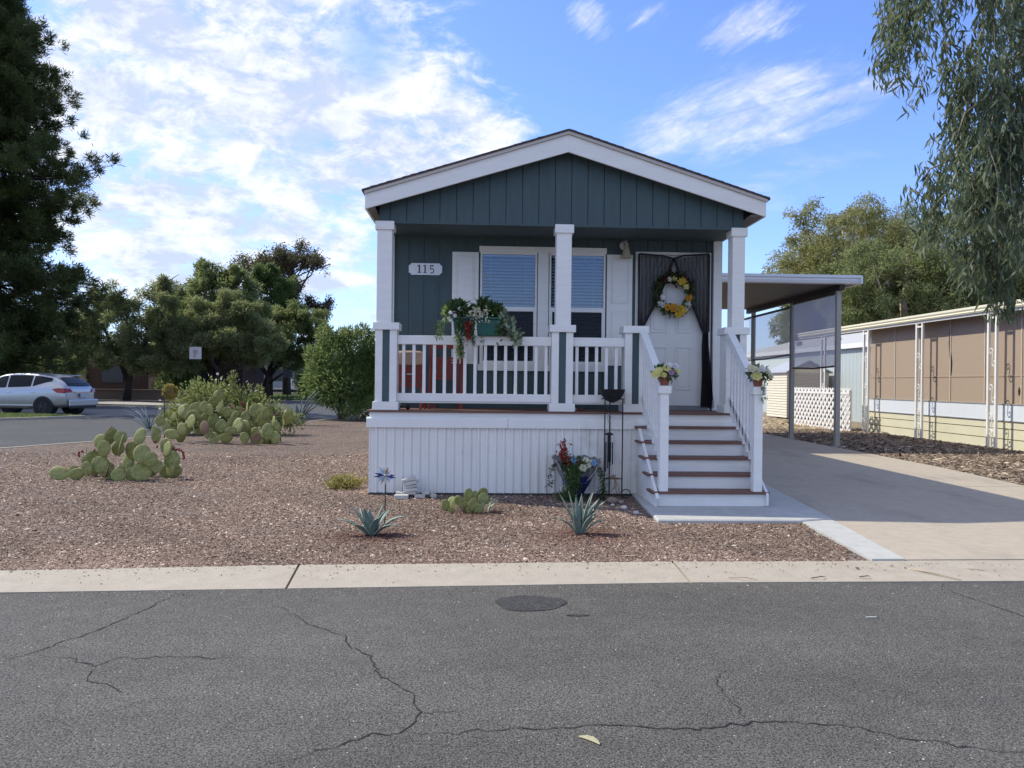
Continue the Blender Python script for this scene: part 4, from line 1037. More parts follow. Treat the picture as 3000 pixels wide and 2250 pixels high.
# folded red wooden furniture behind the railing
REDW = M('red_painted_wood', (.22, .03, .022), .6, .15, 8, .15, 40); CUSH = M('tan_cushion_cloth', (.46, .33, .25), .9, .06, 10, .2, 90)
ca = root('folding_chair', 'red slatted folding chair with a tan cushion over its back', 'chair', (-.92, .45, 1.072))
for s_, x in ((-1, -1.125), (1, -.735)):
    MB().bar((x, .50, 1.0725), (x - .02 * s_, .36, 1.70), .034, .022).build('leg', REDW, ca, bevel=.003)
    MB().bar((x - .045 * s_, .30, 1.0725), (x - .03 * s_, .52, 1.55), .03, .022).build('leg', REDW, ca, bevel=.003)
for z in (1.36, 1.415, 1.47, 1.525, 1.58, 1.635): MB().box(-1.10, -.76, .33 + (1.7 - z) * .1, .35 + (1.7 - z) * .1, z, z + .045).build('slat', REDW, ca, bevel=.003)
cb = MB(); R = Matrix.Identity(3)
cb.ellip((-.93, .34, 1.745), .205, .05, .095, None, 20, 10, lambda p: Vector((math.copysign(abs(p.x / .205) ** .5 * .205, p.x), p.y, math.copysign(abs(p.z / .095) ** .55 * .095, p.z))))
cb.build('cushion', CUSH, ca, smooth=True)
MB().box(-.965, -.85, .305, .318, 1.525, 1.54).build('handle', M('pale_handle', (.55, .5, .45), .6), ca, bevel=.004)
cc = root('folding_chair', 'bare red slatted folding chair leaning on the teal wall under the planter', 'chair', (-.46, .6, 1.072))
for s_, x in ((-1, -.675), (1, -.255)):
    MB().bar((x, .50, 1.0725), (x, .72, 1.95), .036, .022).build('leg', REDW, cc, bevel=.003)
    MB().bar((x - .055 * s_, .62, 1.0725), (x - .05 * s_, .60, 1.76), .028, .02).build('leg', REDW, cc, bevel=.003)
MB().box(-.656, -.274, .69, .712, 1.885, 1.95).build('top_slat', REDW, cc, bevel=.003)
for k in range(8): MB().box(-.60, -.33, .575, .592, 1.465 + k * .039, 1.465 + k * .039 + .028).build('slat', REDW, cc, bevel=.002)
MB().box(-.654, -.276, .52, .538, 1.18, 1.205).build('stretcher', REDW, cc)
db = root('dumbbell', 'small black dumbbell lying on the deck below the bottom rail', 'dumbbell', (-1.0, .2, 1.072))
for x in (-1.055, -.935): MB().tube([(x - .022, .2, 1.103), (x + .022, .2, 1.103)], .03, 12).build('weight', BLACKM, db, bevel=.004)
MB().tube([(-1.034, .2, 1.103), (-.956, .2, 1.103)], .011, 8).build('bar', BLACKM, db)
bk = root('white_ball', 'little white ball on the deck next to an orange trowel', 'ball', (1.245, .25, 1.072))
MB().ellip((1.245, .25, 1.092), .02, .02, .02).build('ball', M('white_ball_plastic', (.65, .65, .65), .4), bk, smooth=True)
tr = root('hand_trowel', 'orange hand trowel lying on the deck behind the short railing', 'trowel', (1.34, .25, 1.072))
MB().tube([(1.27, .25, 1.09), (1.35, .25, 1.09)], [.009, .012], 8).build('grip', M('orange_plastic', (.42, .11, .03), .5), tr)
MB().prism([(1.35, .23), (1.42, .232), (1.45, .25), (1.42, .268), (1.35, .27)], 1.083, 1.088, 'z').build('blade', M('orange_blade', (.32, .10, .04), .5), tr)

# metal flower wind spinner
pw = (-.916, -2.215, 0)
sp_ = root('wind_spinner', 'metal daisy wind spinner with blue, cream and white petals on a dark stem', 'garden spinner', pw)
MB().tube([(pw[0], pw[1], -.03), (pw[0] + .002, pw[1], .515)], .006, 8).build('stem', M('dark_stem_metal', (.035, .028, .025), .5), sp_)
pm = [M('blue_petal_paint', (.035, .05, .22), .3), M('light_blue_petal_paint', (.22, .38, .55), .3), M('cream_petal_paint', (.52, .45, .33), .35), M('white_petal_paint', (.62, .62, .6), .35), M('tan_petal_paint', (.30, .22, .15), .4)]
hub = Vector((pw[0], pw[1] - .02, .52))
for k in range(16):
    t = 2 * pi * k / 16 + .1; d_ = Vector((cos(t), -.45 * sin(t * 2) - .2, sin(t) * .75)).normalized(); sd = Vector((-sin(t), .45, cos(t))).normalized()
    L_ = random.uniform(.085, .12)
    MB().face([hub, hub + d_ * L_ * .5 + sd * .013, hub + d_ * L_, hub + d_ * L_ * .5 - sd * .013]).build('petal', pm[(0, 1, 1, 0, 2, 2, 3, 4)[(k * 5) % 8]], sp_, fix=False)
MB().ellip(tuple(hub), .014, .014, .014, None, 10, 6).build('hub', GREYM, sp_, smooth=True)

# stacked broken pavers against the skirting
PAV = mat_concrete('paver_concrete', (.52, .50, .46), (.30, .26, .22), .5, .8)
labs = ['topmost paver of the leaning white stack', 'second paver from the top of the white stack', 'third paver from the top of the white stack', 'fourth paver down in the white stack', 'lowest leaning paver of the white stack', 'long base paver under the front of the white stack', 'flat paver on the gravel right of the stack', 'upper small paver lying on two others', 'broken paver propped at the far end of the row', 'low paver wedged behind the spinner stem']
spec = [(-.875, -.20, .222, .165, .038, -.27), (-.85, -.22, .180, .175, .038, -.2), (-.86, -.20, .138, .165, .038, -.14), (-.845, -.23, .098, .175, .038, -.10), (-.86, -.21, .058, .17, .038, -.05), (-.95, -.34, .025, .17, .05, .0), (-.73, -.25, .022, .13, .04, .03), (-.655, -.24, .062, .09, .036, -.05), (-.575, -.23, .028, .08, .05, .35), (-.97, -.2, .045, .12, .035, .12)]
for l_, (x, y, z, sx, sz, tl) in zip(labs, spec):
    o = root('paver', l_, 'paver', (x, y, z), 'white pavers piled against the skirting', 0)
    MB().obox((x, y, z), sx, .11, sz, Matrix.Rotation(random.uniform(-.25, .25), 3, 'Z') @ Matrix.Rotation(tl, 3, 'Y')).build('block', PAV, o, bevel=.005)
# stones, twigs and leaf
def stone(c, r_, label, col, cat='stone'):
    o = root('stone', label, cat, c); b = MB()
    b.ellip((c[0], c[1], c[2] + r_ * .45), r_, r_ * .8, r_ * .62, None, 10, 7, lambda p: p * random.uniform(.88, 1.1))
    b.build('rock', M('rock_' + label.split()[0], col, .9, .2, 20), o, smooth=True)
stone((1.60, -.62, 0), .075, 'round tan rock in front of the black stand', (.26, .18, .14))
stone((1.70, -.63, 0), .04, 'grey pointed stone near the concrete slab', (.30, .25, .22))
stone((1.66, -1.02, 0), .04, 'bright white stone behind the upright agave', (.62, .55, .50))
stone((1.73, -1.36, 0), .038, 'cream stone near the slab corner', (.55, .47, .40))
stone((1.57, -.80, 0), .024, 'tiny white pebble below the round tan rock', (.6, .56, .52))
TWIG = M('dry_twig', (.42, .33, .23), .9, .2); TWIGD = M('dark_twig', (.10, .07, .05), .9, .2)
tw = [((3.365, -3.69), (3.65, -4.05), .007, TWIG, 'long curved tan bark strip lying on the curb by the driveway'), ((2.508, -4.01), (2.635, -3.973), .004, TWIGD, 'short dark twig on the curb edge beside two others'), ((1.885, -3.99), (2.083, -4.04), .004, TWIG, 'thin pale twig on the curb near a joint'), ((2.898, -3.972), (2.987, -3.962), .004, TWIGD, 'small curled dark twig on the curb'), ((3.85, -3.72), (4.02, -3.80), .004, TWIG, 'forked pale twig on the curb at the driveway mouth'), ((1.20, -3.42), (1.36, -3.44), .005, TWIG, 'pale bark sliver on the gravel just behind the curb')]
for (a, c, r_, m_, l_) in tw:
    z = -.012 if a[1] < -3.5 else .016
    o = root('twig', l_, 'twig', (a[0], a[1], z)); mx, my = (a[0] + c[0]) / 2 + .01, (a[1] + c[1]) / 2 - .02
    z2 = -.012 if c[1] > -4 else -.016
    MB().tube([(*a, z), (mx, my, z + .012), (*c, z2)], [r_, r_, r_ * .5], 5).build('stick', m_, o)
lf = root('fallen_leaf', 'single curved pale yellow leaf lying on the street', 'leaf', (.46, -6.51, -.026))
b = MB(); pa = [(.425, -6.475), (.447, -6.482), (.468, -6.495), (.486, -6.517), (.499, -6.547)]; wd = (.003, .009, .011, .009, .001)
for i in range(4):
    for s_ in (0,):
        (x0, y0), (x1, y1) = pa[i], pa[i + 1]; w0, w1 = wd[i], wd[i + 1]
        b.face([(x0 + w0, y0 + w0, -.022 + .004 * sin(i)), (x1 + w1, y1 + w1, -.021), (x1 - w1, y1 - w1, -.024), (x0 - w0, y0 - w0, -.024)])
b.build('blade', petal_mat('dry_leaf', (.55, .50, .30)), lf, fix=False)
w2 = root('twig', 'white sliver of bark on the open asphalt', 'twig', (2.49, -4.91, -.03)); MB().tube([(2.46, -4.911, -.024), (2.525, -4.911, -.024)], .004, 5).build('stick', M('pale_bark', (.6, .58, .52)), w2)
# white moulded panel at the side of the house
wp = root('white_side_panel', 'white round-topped panel standing at the side of the porch by the big green bush', 'panel', (-1.55, 1.4, 0))
MB().prism([(1.2, .9), (1.2, 1.36), (1.26, 1.50), (1.38, 1.55), (1.55, 1.55), (1.55, .9)], -1.50, -1.44, 'x').build('panel', VINYL, wp, bevel=.01)
MB().box(-1.50, -1.44, 1.25, 1.3, 0, .9).box(-1.50, -1.44, 1.45, 1.5, 0, .9).build('foot', VINYL, wp)
# ------------------------------------------------------------------ garden plants
def mat_pad():
    m, nt, out = nodes('prickly_pear_skin'); p = N(nt, 'ShaderNodeBsdfPrincipled'); nt.links.new(p.outputs[0], out.inputs[0])
    v = objvec(nt); vo = N(nt, 'ShaderNodeTexVoronoi'); vo.inputs['Scale'].default_value = 8.5; vo.inputs['Randomness'].default_value = .3; nt.links.new(v, vo.inputs['Vector'])
    oi = N(nt, 'ShaderNodeObjectInfo')
    c = mixc(nt, (.14, .165, .05), (.30, .31, .12), ramp(nt, noise(nt, v, 5, 4), .3, .7))
    c = mixc(nt, c, (.30, .28, .08), mth(nt, 'MULTIPLY', oi.outputs['Random'], .45))
    c = mixc(nt, c, (.07, .065, .028), ramp(nt, vo.outputs['Distance'], .27, .13, 0, .6))
    nt.links.new(c, p.inputs['Base Color']); p.inputs['Roughness'].default_value = .55; p.inputs['Specular IOR Level'].default_value = .3
    nt.links.new(bumpn(nt, vo.outputs['Distance'], .4, .01), p.inputs['Normal'])
    return m
PAD = mat_pad(); FRUIT = M('red_cactus_fruit', (.20, .018, .028), .5, .2, 12)
def pad_mesh():
    b = MB(); b.ellip((0, 0, 0), .5, .052, .5, None, 20, 12, lambda p: Vector((p.x * (1 - .22 * max(0, -p.z)), p.y * (1.2 - .4 * p.z), p.z)))
    me = b.mesh('pad', smooth=True); me.materials.append(PAD); return me
PADME = pad_mesh(); DRYP = pad_mesh(); DRYP.materials.clear(); DRYP.materials.append(M('dried_pad_skin', (.20, .135, .085), .9, .3, 9, .5, 25))
fm = MB().ellip((0, 0, 0), .5, .5, .8, None, 8, 6).mesh('fruit', smooth=True); fm.materials.append(FRUIT)
def cactus(label, y0, sc, pxoff, zy, pads, spread, seed, fruits=()):
    """pads: centre and size of each pad, measured across the plant"""
    random.seed(seed); pts = []
    cx = sum(p[0] for p in pads) / len(pads)
    r = root('prickly_pear', label, 'cactus', (pxoff(cx), y0, 0))
    zr_ = [p[1] for p in pads]; fill = []
    for q in range(len(pads) // 2):
        a = random.choice(pads); fill.append((a[0] + random.uniform(-70, 70), min(max(zr_), a[1] + random.uniform(0, 90)), random.uniform(75, 105), random.uniform(95, 135)))
    for ipad, (zx, zyv, w_, h_) in enumerate(pads + fill):
        x = pxoff(zx); z = max(zy(zyv), .02); W = 1.06 * w_ / 3.16 / sc; H = 1.12 * h_ / 3.16 / sc
        edge_on = W < .55 * H
        yaw = random.choice((-1, 1)) * random.uniform(.95, 1.25) if edge_on else random.uniform(-.55, .55)
        Wt = W / max(.3, abs(cos(yaw))) if edge_on else W / max(.5, cos(yaw))
        if edge_on: Wt = min(Wt, H * .85)
        y = y0 + random.uniform(-1, 1) * spread + (.5 * spread if ipad >= len(pads) else 0) + (z - .35) * spread * .8
        tilt = random.uniform(-.35, .25); roll = random.uniform(-.25, .25)
        dry = ipad % 13 == 7 and zyv > sum(zr_) / len(zr_)
        o = bpy.data.objects.new('pad', DRYP if dry else PADME); COL.objects.link(o); o.parent = r
        z = max(z, H * .45)
        o.matrix_local = Matrix.Translation((x - r.location.x, y - y0, z)) @ Matrix.Rotation(yaw, 4, 'Z') @ Matrix.Rotation(tilt, 4, 'X') @ Matrix.Rotation(roll, 4, 'Y') @ Matrix.Diagonal((Wt, max(W, H) * random.uniform(.85, 1.1), H * 1.03, 1))
    for (zx, zyv, s_) in fruits:
        o = bpy.data.objects.new('fruit', fm); COL.objects.link(o); o.parent = r; k = s_ * .78 / 3.16 / sc
        o.matrix_local = Matrix.Translation((pxoff(zx) - r.location.x, -.12 * spread, zy(zyv))) @ Matrix.Rotation(random.uniform(-.6, .6), 4, 'Y') @ Matrix.Diagonal((k, k, k, 1))
    return r
midp = [(700, 1400, 180, 110), (1005, 1065, 115, 115), (1105, 1020, 50, 150), (1200, 1030, 90, 110), (1215, 1100, 100, 180), (1360, 1025, 110, 150), (1470, 1015, 45, 130), (1035, 1145, 90, 120), (945, 1215, 110, 110), (1115, 1120, 110, 130), (1290, 1150, 110, 150), (1445, 1160, 130, 150), (1590, 1115, 115, 145), (1665, 1225, 155, 145), (1530, 1210, 100, 120), (1215, 1270, 120, 180), (1080, 1260, 130, 130), (820, 1285, 70, 130), (860, 1350, 140, 90), (1025, 1365, 160, 140), (1110, 1330, 60, 120), (1320, 1360, 130, 110), (1440, 1320, 150, 150), (1490, 1330, 80, 90), (1600, 1355, 185, 120), (1350, 1250, 50, 90), (985, 1290, 110, 110), (1170, 1385, 120, 80), (1560, 1280, 100, 100), (1250, 1350, 110, 100), (930, 1130, 40, 80)]
cactus('mid-sized prickly pear with red fruit on the gravel, nearest the street corner', 1.4, 200, lambda zx: (zx / 3.16 - 1402) / 200, lambda zy: 1.44 - (950 + zy / 3.16 - 1106) / 200, midp, .28, 3,
       [(830, 1170, 26), (858, 1158, 26), (828, 1195, 26), (1665, 1130, 24), (1690, 1135, 24), (1712, 1135, 26), (1735, 1145, 24), (1750, 1165, 26), (1755, 1190, 26), (1758, 1212, 26), (590, 1400, 22), (965, 1145, 22), (1105, 945, 30), (1500, 1065, 26), (1518, 1110, 22)])
bigp = [(450, 480, 75, 90), (555, 470, 115, 110), (660, 445, 75, 95), (695, 350, 80, 90), (760, 345, 40, 100), (740, 445, 80, 120), (545, 535, 130, 100), (655, 570, 90, 120), (745, 575, 90, 120), (840, 495, 90, 90), (875, 555, 80, 120), (920, 550, 45, 110), (900, 650, 45, 100), (975, 465, 60, 110), (975, 550, 90, 120), (865, 440, 40, 40), (1060, 500, 60, 90), (1070, 585, 100, 100), (1120, 465, 90, 100), (1215, 500, 80, 110), (1180, 570, 110, 130), (1155, 510, 90, 80), (330, 620, 100, 110), (410, 600, 40, 90), (470, 610, 90, 110), (310, 570, 80, 90), (420, 690, 140, 80), (605, 650, 40, 80), (560, 680, 90, 50), (690, 690, 100, 90), (960, 650, 90, 60), (1060, 715, 75, 90), (1110, 685, 80, 100), (1180, 715, 80, 80), (1255, 665, 110, 140), (1300, 570, 50, 90), (1350, 550, 50, 140), (1410, 540, 90, 110), (1350, 690, 60, 120), (1240, 750, 130, 90), (825, 745, 70, 60), (1150, 765, 110, 60), (290, 660, 60, 90), (390, 540, 60, 60), (600, 600, 100, 100), (820, 620, 100, 110), (700, 630, 100, 110), (1010, 620, 100, 100), (520, 640, 110, 100), (780, 690, 110, 90), (890, 720, 110, 80), (1330, 620, 90, 110), (480, 550, 90, 100)]
cactus('largest prickly pear, a wide thicket of pads in front of the yellow-flowered bush', 7.5, 128.7, lambda zx: (400 + zx / 3.16 - 1402) / 128.7, lambda zy: 1.44 - (1050 + zy / 3.16 - 1111) / 128.7, bigp, .45, 5,
       [(895, 430, 24), (915, 455, 22), (1010, 420, 24), (1020, 470, 28), (1000, 405, 22), (1320, 510, 26)])
smlp = [(1330, 620, 75, 105), (1390, 625, 55, 65), (1240, 670, 80, 75), (1285, 695, 75, 85), (1375, 705, 85, 110), (1470, 660, 100, 95), (1175, 760, 50, 55), (1245, 745, 80, 75), (1325, 745, 90, 95), (1415, 750, 100, 85), (1350, 770, 80, 60), (1440, 710, 80, 80)]
cactus('smallest prickly pear, growing by the white skirting below the porch', -1.25, 264, lambda zx: (950 + zx / 3.16 - 1402) / 264, lambda zy: 1.44 - (1250 + zy / 3.16 - 1118.5) / 264, smlp, .10, 8)

def mat_agave(name, c1, c2, edgec):
    m, nt, out = nodes(name); p = N(nt, 'ShaderNodeBsdfPrincipled'); nt.links.new(p.outputs[0], out.inputs[0])
    at = N(nt, 'ShaderNodeAttribute'); at.attribute_name = 'Col'; s_ = N(nt, 'ShaderNodeSeparateColor'); nt.links.new(at.outputs['Color'], s_.inputs[0])
    v = objvec(nt); c = mixc(nt, tuple(c1), tuple(c2), ramp(nt, noise(nt, v, 14, 5), .3, .7))
    c = mixc(nt, c, tuple(edgec), ramp(nt, s_.outputs[0], .55, 1.0)); nt.links.new(c, p.inputs['Base Color'])
    p.inputs['Roughness'].default_value = .5; p.inputs['Specular IOR Level'].default_value = .35
    return m
AGV = mat_agave('agave_leaf', (.105, .165, .15), (.16, .225, .195), (.33, .36, .26)); AGB = mat_agave('blue_agave_leaf', (.10, .14, .145), (.17, .22, .225), (.30, .34, .33))
def agave(label, c, tips, wid, mat, cat='agave', name='agave'):
    V = []; F = []; C = []
    for (dx, dy, dz) in tips:
        L_ = sqrt(dx * dx + dy * dy + dz * dz); hd = sqrt(dx * dx + dy * dy) + 1e-6
        ux, uy = dx / hd, dy / hd; n = 9; w_ = wid * random.uniform(.85, 1.12)
        out_ = min(1, hd / L_); b0 = len(V)
        for i in range(n + 1):
            t = i / n
            h = hd * (t ** (1.0 if out_ < .8 else .9)); z = dz * t ** .85 + L_ * .13 * sin(pi * t) * out_
            wf = w_ * (.75 + 1.1 * t if t < .35 else 1.14 * (1 - ((t - .35) / .65) ** 1.5) + .02)
            wf = max(wf, .003) * .5
            p = np.array([c[0] + ux * (h + .03), c[1] + uy * (h + .03), c[2] + z])
            sd = np.array([-uy, ux, 0]); upv = np.array([-ux * dz / L_, -uy * dz / L_, hd / L_])
            for k, (q, l) in enumerate(((-1, .42), (-.82, .26), (0, 0), (.82, .26), (1, .42))):
                V.append(p + sd * wf * q + upv * wf * l * .9); C.append(1.0 if abs(q) == 1 or t > .93 else 0.0)
        for i in range(n):
            for k in range(4): a = b0 + i * 5 + k; F.append((a, a + 1, a + 6, a + 5))
    C = np.array(C)
    o = np_mesh(name, np.array(V), np.array(F), np.stack([C, C, C, np.ones_like(C)], 1), mat, None, c, smooth=True)
    m = o.modifiers.new('thick', 'SOLIDIFY'); m.thickness = .008; m.offset = -1
    return tag(o, label, cat)
random.seed(21)
agave('broad-leaved blue-green agave beside the wind spinner', (-1.0, -2.53, -.01), [(-.30, -.05, .16), (-.17, -.03, .29), (-.04, -.10, .28), (-.03, .08, .24), (.085, .02, .31), (.30, .03, .18), (.23, -.10, .12), (.07, -.14, .20), (-.14, -.14, .14), (.14, .16, .22), (-.12, .15, .24), (.11, -.03, .25)], .075, AGV)
agave('upright narrow-leaved agave in front of the fluted vase', (.96, -2.44, -.01), [(-.22, -.05, .17), (-.16, .05, .37), (-.13, -.06, .29), (-.08, .02, .41), (-.03, -.04, .39), (.02, .06, .38), (.08, -.03, .40), (.115, .03, .42), (.17, .05, .34), (.225, .02, .32), (.22, -.06, .16), (.12, -.12, .24), (-.06, -.13, .22), (.17, -.08, .22)], .062, AGV)
agave('large blue agave at the edge of the side street near the big bush', (-5.75, 14.5, 0), [(-.75, 0, .45), (-.5, .1, .35), (-.35, -.1, .62), (-.1, .1, .7), (.1, 0, .85), (.35, .05, 1.0), (.5, .1, 1.15), (.65, -.05, 1.1), (.7, .1, .9), (.75, 0, .7), (.6, -.2, .3), (.95, .1, .2), (-.6, -.2, .2), (.3, -.2, .6), (-.2, -.3, .4)], .15, AGB)
random.seed(5)
agave('thin-leaved grey yucca at the street edge behind the mid-sized prickly pear', (-9.3, 12.0, 0), [(random.uniform(-.75, .75), random.uniform(-.5, .5), random.uniform(.25, .75)) for _ in range(34)], .026, AGB, 'yucca', 'yucca')
gt = [(random.uniform(-.10, .12), random.uniform(-.05, .05), random.uniform(.10, .17)) for _ in range(16)]
agave('small tuft of pale grassy leaves beside the smallest prickly pear', (.07, -1.34, 0), gt, .016, mat_agave('grassy_leaf', (.22, .27, .15), (.34, .38, .24), (.38, .40, .26)), 'grass tuft', 'grass_tuft')

WOODD = M('dark_bark', (.055, .042, .033), .95, .3, 6, .6, 20); WOODG = M('grey_bark', (.13, .105, .085), .95, .3, 6, .6, 16); WOODP = M('pale_eucalyptus_bark', (.34, .27, .20), .85, .3, 3, .3, 12)
def shrub(label, c, clumps, n, size, wid, mat, cat='bush', name='shrub', stems=8, up=.3, shell=.3):
    r = root(name, label, cat, c)
    st_ = MB(); V = []
    Ps = []; Ds = []; Cs = []
    for (dx, dy, dz, rad, sq) in clumps:
        m = max(8, int(n * rad ** 2 / sum(k[3] ** 2 for k in clumps)))
        P, D = ball_pts((c[0] + dx, c[1] + dy, c[2] + dz), rad, m, shell, sq); D = D + rng.normal(0, .6, D.shape); D[:, 2] += up
        Ps.append(P); Ds.append(D); Cs.append(np.clip(rng.normal(.5, .28, m) + rng.normal(0, .12), 0, 1))
    P = np.concatenate(Ps); D = np.concatenate(Ds); k = P[:, 2] > c[2] + .01; P = P[k]; D = D[k]; C = np.concatenate(Cs)[k]
    leaf_obj('foliage', P, D, size * rng.uniform(.6, 1.3, len(P)), wid * rng.uniform(.7, 1.2, len(P)), mat, r, col=C)
    for q in range(stems):
        dx, dy, dz, rad, sq = clumps[q % len(clumps)]
        st_.tube([(c[0] + random.gauss(0, .05), c[1] + random.gauss(0, .05), c[2] - .02), (c[0] + dx * .5, c[1] + dy * .5, c[2] + dz * .5), (c[0] + dx, c[1] + dy, c[2] + dz)], [rad * .05, rad * .035, rad * .012], 5)
    st_.build('stems', WOODG, r)
    return r
SH_Y = leafmat('yellow_green_leaf', (.12, .135, .03), (.27, .27, .07)); SH_O = leafmat('oleander_leaf', (.03, .07, .018), (.13, .20, .055), trans=.35); SH_L = leafmat('lantana_leaf', (.085, .105, .028), (.235, .255, .075)); SH_G = leafmat('golden_leaf', (.16, .12, .03), (.34, .26, .07))
shrub('low golden-green lantana at the left corner of the white skirting', (-1.83, .55, 0), [(-.08, 0, .08, .14, (1, 1, .6)), (.06, .02, .11, .14, (1, 1, .7)), (.0, -.05, .05, .2, (1.1, 1, .4)), (.16, .0, .07, .1, (1, 1, .6))], 900, .05, .022, SH_G, stems=6)
shrub('sprawling yellow-green runner beside the corner of the skirting', (-1.55, 1.1, 0), [(0, 0, .03, .16, (1.4, 1, .3)), (.1, .2, .03, .12, (1, 1, .3))], 260, .04, .018, SH_G, stems=3)
r_ = shrub('sprawling light-green bush with white blossom tips behind the largest prickly pear', (-7.05, 10.2, 0), [(-.75, 0, .5, .5, (1, 1, .9)), (-.4, .2, .85, .6, (1, 1, .9)), (.1, 0, .95, .6, (1, 1, .9)), (.8, .2, .8, .6, (1.1, 1, .85)), (1.5, 0, .55, .55, (1.2, 1, .8)), (2.0, .1, .35, .4, (1.2, 1, .8)), (.3, -.1, .45, .7, (1.5, 1, .6)), (-.6, -.2, .35, .5, (1.1, 1, .6)), (.55, .2, 1.35, .22, (.5, .5, 1.5)), (-.35, .1, 1.2, .22, (.6, .6, 1.3)), (1.25, .1, 1.0, .25, (.6, .6, 1.2))], 8500, .10, .045, SH_L, stems=16, shell=.15)
fp, fd = ball_pts((-6.9, 10.1, .85), 1.0, 60, .9, (1.3, 1, .75)); leaf_obj('blossom_tips', fp, fd, .08, .05, WHP, r_)
shrub('tall rounded bright-green bush standing left of the porch', (-5.15, 18.5, 0), [(0, 0, 2.1, 1.2, (1.05, 1, 1.0)), (-.42, 0, 1.5, .95, (1, 1, 1)), (.9, .2, 1.5, 1.1, (1, 1, 1.05)), (.2, -.4, 1.2, 1.1, (1.1, 1, .8)), (-.25, -.2, 2.4, .7, (1, 1, .9)), (.6, -.2, 2.7, .75, (1, 1, .9)), (1.5, 0, 2.6, .8, (1, 1, 1)), (-.6, -.1, .9, .5, (1, 1, .8)), (1.8, 0, 1.4, 1, (1, 1, 1))] + [(.15 + 1.25 * cos(q * .7), -.5, 1.75 + 1.45 * sin(q * .7) + .15 * sin(q * 5), .30 + .1 * sin(q * 3), (1, 1, 1.2)) for q in range(-1, 6)] + [(.1, -.3, 2.95, .35, (.8, .7, 1.2)), (.8, -.2, 3.15, .35, (.8, .7, 1.1)), (-.5, -.2, 2.95, .3, (.8, .8, 1.3))], 19000, .19, .045, SH_O, stems=14, shell=.55)
shrub('low dark-green plant under the big bush by the porch corner', (-4.3, 17.3, 0), [(-.3, 0, .35, .35, (1.1, 1, .8)), (.25, 0, .4, .4, (1.1, 1, .9)), (.6, 0, .6, .4, (1, 1, 1))], 1500, .12, .04, SH_O, stems=6)

# garden stake with round seed-head ornament
gs = root('garden_stake', 'rusty garden stake topped by a round golden-brown ornament', 'garden ornament', (-7.38, 8.33, 0))
RUST = M('rusty_metal', (.10, .06, .04), .9, .3, 10)
MB().tube([(-7.38, 8.33, -.05), (-7.38, 8.33, 1.2)], .012, 6).build('stake', RUST, gs)
P, D = ball_pts((-7.26, 8.33, 1.13), .17, 700, .6, (1, .35, 1)); leaf_obj('seed_head', P, D, .05, .03, leafmat('seed_head_fibre', (.20, .13, .03), (.34, .23, .06)), gs)

# ------------------------------------------------------------------ trees
def tree(name, label, c, trunk, limbs, clumps, n, size, wid, mat, bark, droop=.0, long=False, shell=.35, group=None, tw_=6):
    n = int(n * 3.2); wid *= .95; size *= .72
    r = root(name, label, 'tree', c, group); b = MB()
    for pts, r0 in [trunk] + limbs:
        m = len(pts); b.tube([(c[0] + p[0], c[1] + p[1], c[2] + p[2]) for p in pts], [r0 * (1 - .75 * i / (m - 1)) for i in range(m)], 8)
    for q in range(tw_ * len(limbs)):
        pts, r0 = limbs[q % len(limbs)] if limbs else trunk; a = pts[-1]; k = pts[max(len(pts) - 2, 0)]
        t = random.random(); s0 = [k[i] + (a[i] - k[i]) * t for i in range(3)]
        e0 = [s0[0] + random.gauss(0, .6), s0[1] + random.gauss(0, .6), s0[2] + random.uniform(-.1, .9)]
        b.tube([(c[0] + s0[0], c[1] + s0[1], c[2] + s0[2]), (c[0] + (s0[0] + e0[0]) / 2 + .1, c[1] + (s0[1] + e0[1]) / 2, c[2] + (s0[2] + e0[2]) / 2 + .1), (c[0] + e0[0], c[1] + e0[1], c[2] + e0[2])], [r0 * .25, r0 * .16, r0 * .06], 5)
    b.build('trunk', bark, r, smooth=True)
    tot = sum(k[3] ** 2 for k in clumps); Ps, Ds, Cs = [], [], []
    for (dx, dy, dz, rad, sq) in clumps:
        m = max(20, int(n * rad ** 2 / tot)); sub = max(5, int(10 + rad * 11))
        cc, _ = ball_pts((c[0] + dx, c[1] + dy, c[2] + dz), rad, sub, shell, sq)
        ix = rng.integers(0, sub, m)
        P, D = ball_pts((0, 0, 0), rad * .29, m, .1, (1, 1, .85)); P = P + cc[ix]
        D = D + rng.normal(0, .6, D.shape); D[:, 2] -= droop
        br = rng.normal(0, .16, sub)
        Ps.append(P); Ds.append(D); Cs.append(np.clip(.5 + br[ix] + rng.normal(0, .22, m), 0, 1))
    P = np.concatenate(Ps); D = np.concatenate(Ds); C = np.concatenate(Cs); k = P[:, 2] > .3
    P, D, C = P[k], D[k], C[k]
    leaf_obj('crown', P, D, size * rng.uniform(.6, 1.35, len(P)), wid * rng.uniform(.7, 1.25, len(P)), mat, r, col=C, long=long)
    return r
OLV = leafmat('olive_leaf', (.06, .076, .032), (.24, .255, .125), trans=.42); OLD = leafmat('dark_green_tree_leaf', (.040, .062, .02), (.165, .20, .075), trans=.42)
PIN = leafmat('pine_needle', (.012, .024, .006), (.075, .095, .020), trans=.2); DEAD = leafmat('brown_sparse_leaf', (.03, .024, .018), (.09, .06, .04), trans=.15)
HED = leafmat('deep_hedge_leaf', (.02, .05, .012), (.06, .12, .025), trans=.3)
random.seed(31)
